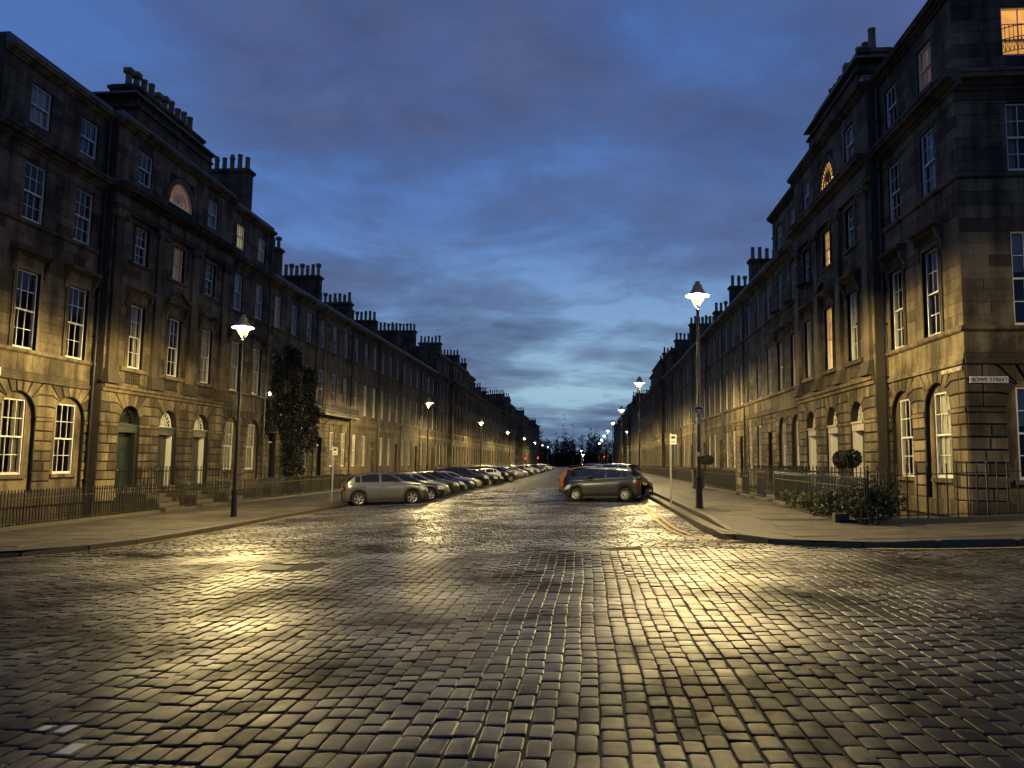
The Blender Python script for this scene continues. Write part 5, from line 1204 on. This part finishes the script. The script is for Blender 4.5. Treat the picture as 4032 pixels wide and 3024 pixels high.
    def swin(a, b):
        s = MB(); X = lin(a, b, 8)
        for sg in (-1, 1):
            o = len(s.v)
            for x in X:
                lo, hi = zt(x)+.045, rz(x)-.075
                if hi < lo+.01: hi = lo+.01
                for t in (0, .5, 1): z = lo+(hi-lo)*t; s.v.append((ox-x, sg*(side(x, z)+.007), z))
            for k in range(8):
                for i in range(2): s.f.append((o+k*3+i, o+k*3+i+1, o+(k+1)*3+i+1, o+(k+1)*3+i))
        return s
    P['side_window'] = [swin(cow+.28, d1-.05), swin(d1+.05, d2), swin(d2+.07, min(tail-.16, d2+(.30 if kind in ('suv','hatch') else .55)))]
    def pil(a, b):
        s = MB(); X = lin(a, b, 6)
        for sg in (-1, 1):
            o = len(s.v)
            for x in X:
                lo, hi = zt(x)-.02, max(zt(x), rz(x)-.05)
                for t in (0, .5, 1): z = lo+(hi-lo)*t; s.v.append((ox-x, sg*(side(x, z)+.004), z))
            for k in range(6):
                for i in range(2): s.f.append((o+k*3+i, o+k*3+i+1, o+(k+1)*3+i+1, o+(k+1)*3+i))
        return s
    P['rear_pillar'] = pil(d2+.36, tail-.03)
    sm = MB()
    def bs(x, z):
        r = ring(x)[:6]
        for (w0, z0), (w1, z1) in zip(r[:-1], r[1:]):
            if z0 <= z <= z1: return w0+(w1-w0)*(z-z0)/max(1e-4, z1-z0)
        return r[0][0] if z < r[0][1] else r[-1][0]
    for x in (d0-.2, d1, d2+.05):
        Z = lin(zb(x)+.06, zt(x)-.02, 5)
        for sg in (-1, 1):
            for z0, z1 in zip(Z[:-1], Z[1:]): sm.quad((ox-x-.006, sg*(bs(x,z0)+.004), z0),(ox-x+.006, sg*(bs(x,z0)+.004), z0),(ox-x+.006, sg*(bs(x,z1)+.004), z1),(ox-x-.006, sg*(bs(x,z1)+.004), z1))
    P['door_seam'] = sm
    hd = []
    for x in (d1-.16, d2-.12):
        for sg in (-1, 1): z = zt(x)-.17; y = bs(x, z); hd.append(MB().box(ox-x-.08, ox-x+.08, *sorted((sg*(y-.01), sg*(y+.025))), z-.014, z+.014))
    P['door_handle'] = hd
    mr = []
    for sg in (-1, 1):
        x = cow+.42; z = zt(x)+.10; q = MB().lathe([(.0,-.09),(.075,-.07),(.10,0),(.085,.05),(.0,.07)], 10, cap=False); y = sg*(hw(x)+.10); w = [(ox-x+b*.45, y+a*1.05, z+cc) for a, b, cc in q.v]; mr.append(MB().add(w, q.f).box(ox-x-.02, ox-x+.03, *sorted((sg*(hw(x)*.9), sg*(hw(x)+.05))), z-.06, z-.03))
    P['wing_mirror'] = mr
    def patch(xa, xb_, va, vb, sg, off=.006, cutf=None):
        s = MB(); A = lin(xa, xb_, 5)
        for x in A:
            r = ring(x)
            for t in lin(va, vb, 4):
                i = min(6, int(t)); f = t-i; p, q = r[i], r[i+1]; y, z = p[0]+(q[0]-p[0])*f, p[1]+(q[1]-p[1])*f; s.v.append((ox-x+(off if x < L/2 else -off), sg*(y+off), z+off*.5))
        for k in range(5):
            for i in range(4): s.f.append((k*5+i, k*5+i+1, (k+1)*5+i+1, (k+1)*5+i))
        return s
    P['headlight'] = [patch(.045, .46, 3.0, 4.6, sg) for sg in (-1, 1)]; P['tail_light'] = [patch(L-.15, L-.02, 3.0, 4.6, sg) for sg in (-1, 1)]
    zn = c['top'][0][1]
    P['grille'] = MB().box(ox-.01, ox+.012, -W*.22, W*.22, zn-.13, zn-.02).box(ox-.03, ox+.010, -W*.27, W*.27, cl+.14, cl+.24)
    P['number_plate'] = MB().box(ox, ox+.024, -.26, .26, zn-.26, zn-.15); P['rear_plate'] = MB().box(ox-L-.016, ox-L, -.26, .26, .72, .83)
    ac = MB()
    if c['clad']:
        for xc in (xf, xb):
            for sg in (-1, 1):
                o = len(ac.v)
                for k in range(13):
                    a = math.pi*k/12
                    for rr_, of in ((Ra-.01, .01), (Ra+.07, .014)): x = xc+rr_*math.cos(a); z = R+rr_*math.sin(a); ac.v.append((ox-x, sg*(bs(x, max(z, zb(x)))+of), z))
                for k in range(12): ac.f.append((o+2*k, o+2*k+1, o+2*k+3, o+2*k+2))
    for sg in (-1, 1): ac.box(ox-(xb-Ra-.02), ox-(xf+Ra+.02), *sorted((sg*W*.44, sg*(W/2*.985))), cl-.03, cl+.06)
    ac.box(ox-.32, ox-.02, -W*.36, W*.36, cl-.02, cl+.10); ac.box(ox-L+.03, ox-L+.4, -W*.36, W*.36, cl-.02, cl+.12)
    P['sill_trim'] = ac
    un = MB().box(ox-L+.3, ox-.3, -W*.40, W*.40, cl+.02, c['belt']-.25)
    for xc in (xf, xb):
        pass
    P['underbody'] = un
    ty = MB().lathe([(R*.66,-.10),(R*.92,-.105),(R,-.075),(R,.075),(R*.92,.105),(R*.66,.10)], 24, cap=False); ty.v = [(x, z, y) for x, y, z in ty.v]
    P['_tyre'] = ty.mesh('tyre', RUBBER, True)
    rm = MB(); q = MB().lathe([(R*.62,.085),(R*.69,.10),(R*.69,.06),(R*.62,.05)], 24, cap=False); rm.add([(x, z, y) for x, y, z in q.v], q.f); q = MB().lathe([(.0,.09),(.05,.085),(.055,.05)], 10, cap=False); rm.add([(x, z, y) for x, y, z in q.v], q.f)
    ns = {'suv': 6, 'hatch': 8, 'estate': 5, 'bigsuv': 5, 'saloon': 7}[kind]
    sw = .022 if ns == 8 else .035
    for k in range(ns):
        a = 2*math.pi*k/ns; ca, sa = math.cos(a), math.sin(a); b_ = a+(.35 if kind == 'suv' else .1); cb, sb = math.cos(b_), math.sin(b_)
        p = [(.045*ca-.02*sa,.045*sa+.02*ca),(.045*ca+.02*sa,.045*sa-.02*ca),(R*.64*cb+sw*sb,R*.64*sb-sw*cb),(R*.64*cb-sw*sb,R*.64*sb+sw*cb)]
        rm.add([(x, .06, z) for x, z in p]+[(x, .082, z) for x, z in p], [(3,2,1,0),(4,5,6,7),(0,1,5,4),(1,2,6,5),(2,3,7,6),(3,0,4,7)])
    P['_rim'] = rm.mesh('rim', ALLOY); bk = MB().lathe([(.0,.03),(R*.66,.03)], 20, cap=False); bk.v = [(x, z, y) for x, y, z in bk.v]; P['_hub'] = bk.mesh('hub', DARKM)
    sp = {'body': None, 'roof': None, 'roof_panel': None, 'rear_pillar': None, 'windscreen': CGLASS, 'rear_window': CGLASS, 'side_window': CGLASS, 'door_seam': DARKM, 'door_handle': CPLAST, 'wing_mirror': CPLAST, 'headlight': HEADL, 'tail_light': TAILL, 'grille': CPLAST, 'number_plate': PLATEW, 'rear_plate': PLATEY, 'sill_trim': CPLAST, 'underbody': DARKM}
    for k, mt in sp.items():
        v = P[k] if isinstance(P[k], list) else [P[k]]; P[k] = [q.mesh(k, mt or PAINTS['silver'], k in ('body','roof','roof_panel','rear_pillar','windscreen','rear_window','side_window','wing_mirror','headlight','tail_light')) for q in v]
    P['_order'] = list(sp); P['_w'] = [(ox-xf, W/2-.115, 1), (ox-xf, -W/2+.115, -1), (ox-xb, W/2-.115, 1), (ox-xb, -W/2+.115, -1)]; P['_R'] = R
    CARM[kind] = P; return P
def car(kind, pcol, x, y, head, label, roofcol=None, wheelm=None, rack=False):
    # head: compass heading of the nose, radians from +X
    P = carparts(kind); r = empty('parked_car', (x, y, zr(x)+.004)); s = .038
    r.rotation_euler = (math.asin(s*math.sin(head))*0+math.atan(s*math.sin(-head))*-1, -math.atan(s*math.cos(head)), head); tag(r, label, 'car', 'cars parked at an angle to the kerb'); body_o = None
    for k in P['_order']:
        for me in P[k]:
            o = put(k, me, r)
            if k in ('body', 'roof', 'roof_panel', 'rear_pillar'):
                o.material_slots[0].link = 'OBJECT'; o.material_slots[0].material = PAINTS[(roofcol if k == 'roof_panel' and roofcol else pcol)]
    for (wx, wy, sg) in P['_w']:
        t = put('wheel', P['_tyre'], r, (wx, wy, P['_R'])); t.rotation_euler = (0, RP.uniform(0,1), 0 if sg > 0 else math.pi)
        put('rim', P['_rim'], t); put('hub', P['_hub'], t)
    if rack:
        c = CT[kind]
        for sg in (-1, 1): MB().box(-.75,.75,sg*c['W']*.34-.02,sg*c['W']*.34+.02,c['rz']-.01,c['rz']+.05).build('roof_rail', GREYM, r)
HL, HR = math.radians(22), math.radians(180-24)
rowl = [('suv','greybeige','grey-beige small crossover with dark roof, nearest car on the left','black'),('estate','darkgrey','dark grey car tucked behind the nearest left crossover',None),('hatch','silver','silver hatchback with wide black grille, third car on the left',None),('estate','olive','dark olive estate car, fourth on the left',None),('hatch','black','black hatchback, fifth car on the left',None),('saloon','blue','dark blue saloon, sixth car on the left',None),('saloon','silver','low silver coupe-like saloon, seventh car on the left',None),('bigsuv','black','tall black off-roader, eighth car on the left',None),('hatch','darkgrey','dark grey hatchback, ninth car on the left',None),('estate','black','black estate car, tenth on the left',None),('saloon','darkgrey','grey saloon, eleventh car on the left',None),('hatch','white','white hatchback, twelfth car on the left, tail to the road',None),('bigsuv','black','black tall car, thirteenth on the left',None),('suv','green','grey-green sporty crossover standing proud of the left row, fourteenth',None),('bigsuv','silver','tall silver van-like car, fifteenth on the left',None),('saloon','black','black saloon, sixteenth car on the left',None),('suv','red','dark red crossover, seventeenth car on the left',None),('estate','silver','silver estate, eighteenth car on the left',None),('hatch','silver','silver hatchback, nineteenth car on the left',None),('suv','darkgrey','dark grey crossover, twentieth car on the left',None),('saloon','silver','silver saloon, twenty-first car on the left',None),('hatch','white','white hatchback, twenty-second car on the left',None),('estate','black','black estate, twenty-third car on the left',None),('suv','silver','silver crossover, twenty-fourth car on the left',None)]
for i, (k, pc, lb, rc) in enumerate(rowl):
    yy = 37.85+i*3.28+(0 if i == 0 else RP.uniform(-.12,.12)); xx = -10.05+(0 if i == 0 else RP.uniform(-.25,.2)); hd = HL
    if i == 13: xx += .55
    if k == 'hatch' and pc == 'white' and i == 11: hd = HL+math.pi
    car(k, pc, xx, yy, hd, lb, rc)
for i in range(10): car(RP.choice(('hatch','saloon','estate','suv')), ('silver','white','darkgrey','black','silver','blue','silver','white','black','silver')[i], -10.1, 126+i*7.2, HL, 'far-off car in the left row, '+('first','second','third','fourth','fifth','sixth','seventh','eighth','ninth','last')[i]+' beyond the middle of the street')
rowr = [('hatch','darkgrey','dark grey hatchback, nearest car on the right',None,0),('estate','navy','navy blue estate with its tail to the road, second on the right',None,1),('suv','orange','orange crossover with its tail to the road, third on the right',None,1),('bigsuv','silver','tall silver people carrier, fourth on the right',None,0),('bigsuv','black','black off-roader, fifth on the right',None,1),('estate','silver','silver estate, sixth on the right',None,1),('saloon','white','white saloon, seventh on the right',None,0),('estate','black','black estate, eighth on the right',None,0),('suv','white','white crossover, ninth on the right',None,1)]
for i, (k, pc, lb, rc, tail) in enumerate(rowr):
    car(k, pc, 0.95+(.15 if i == 1 else 0)-(.42 if i == 2 else 0), 37.25+i*3.2, HR+(math.pi if tail else 0), lb, rc, rack=k == 'estate')
# a narrow rubbish container seen past the right-hand doors
bn = empty('wheeled_bin', (6.2, 44.2, zpr(6.2,44))); tag(bn, 'dark wheeled bin standing by the right railing beyond the doorways', 'bin'); MB().add([(-.28,-.3,.06),(.28,-.3,.06),(.28,.3,.06),(-.28,.3,.06),(-.32,-.36,1.0),(.32,-.36,1.0),(.32,.36,1.0),(-.32,.36,1.0)], [(0,3,2,1),(4,5,6,7),(0,1,5,4),(1,2,6,5),(2,3,7,6),(3,0,4,7)]).build('body', CPLAST, bn); MB().cham([(-.34,1.0),(.34,1.0),(.34,1.08),(-.34,1.08)], -.4, .4, .02).build('lid', CPLAST, bn); MB().tube([(-.3,.3,.1),(.3,.3,.1)], .1, 8).build('wheel', RUBBER, bn)
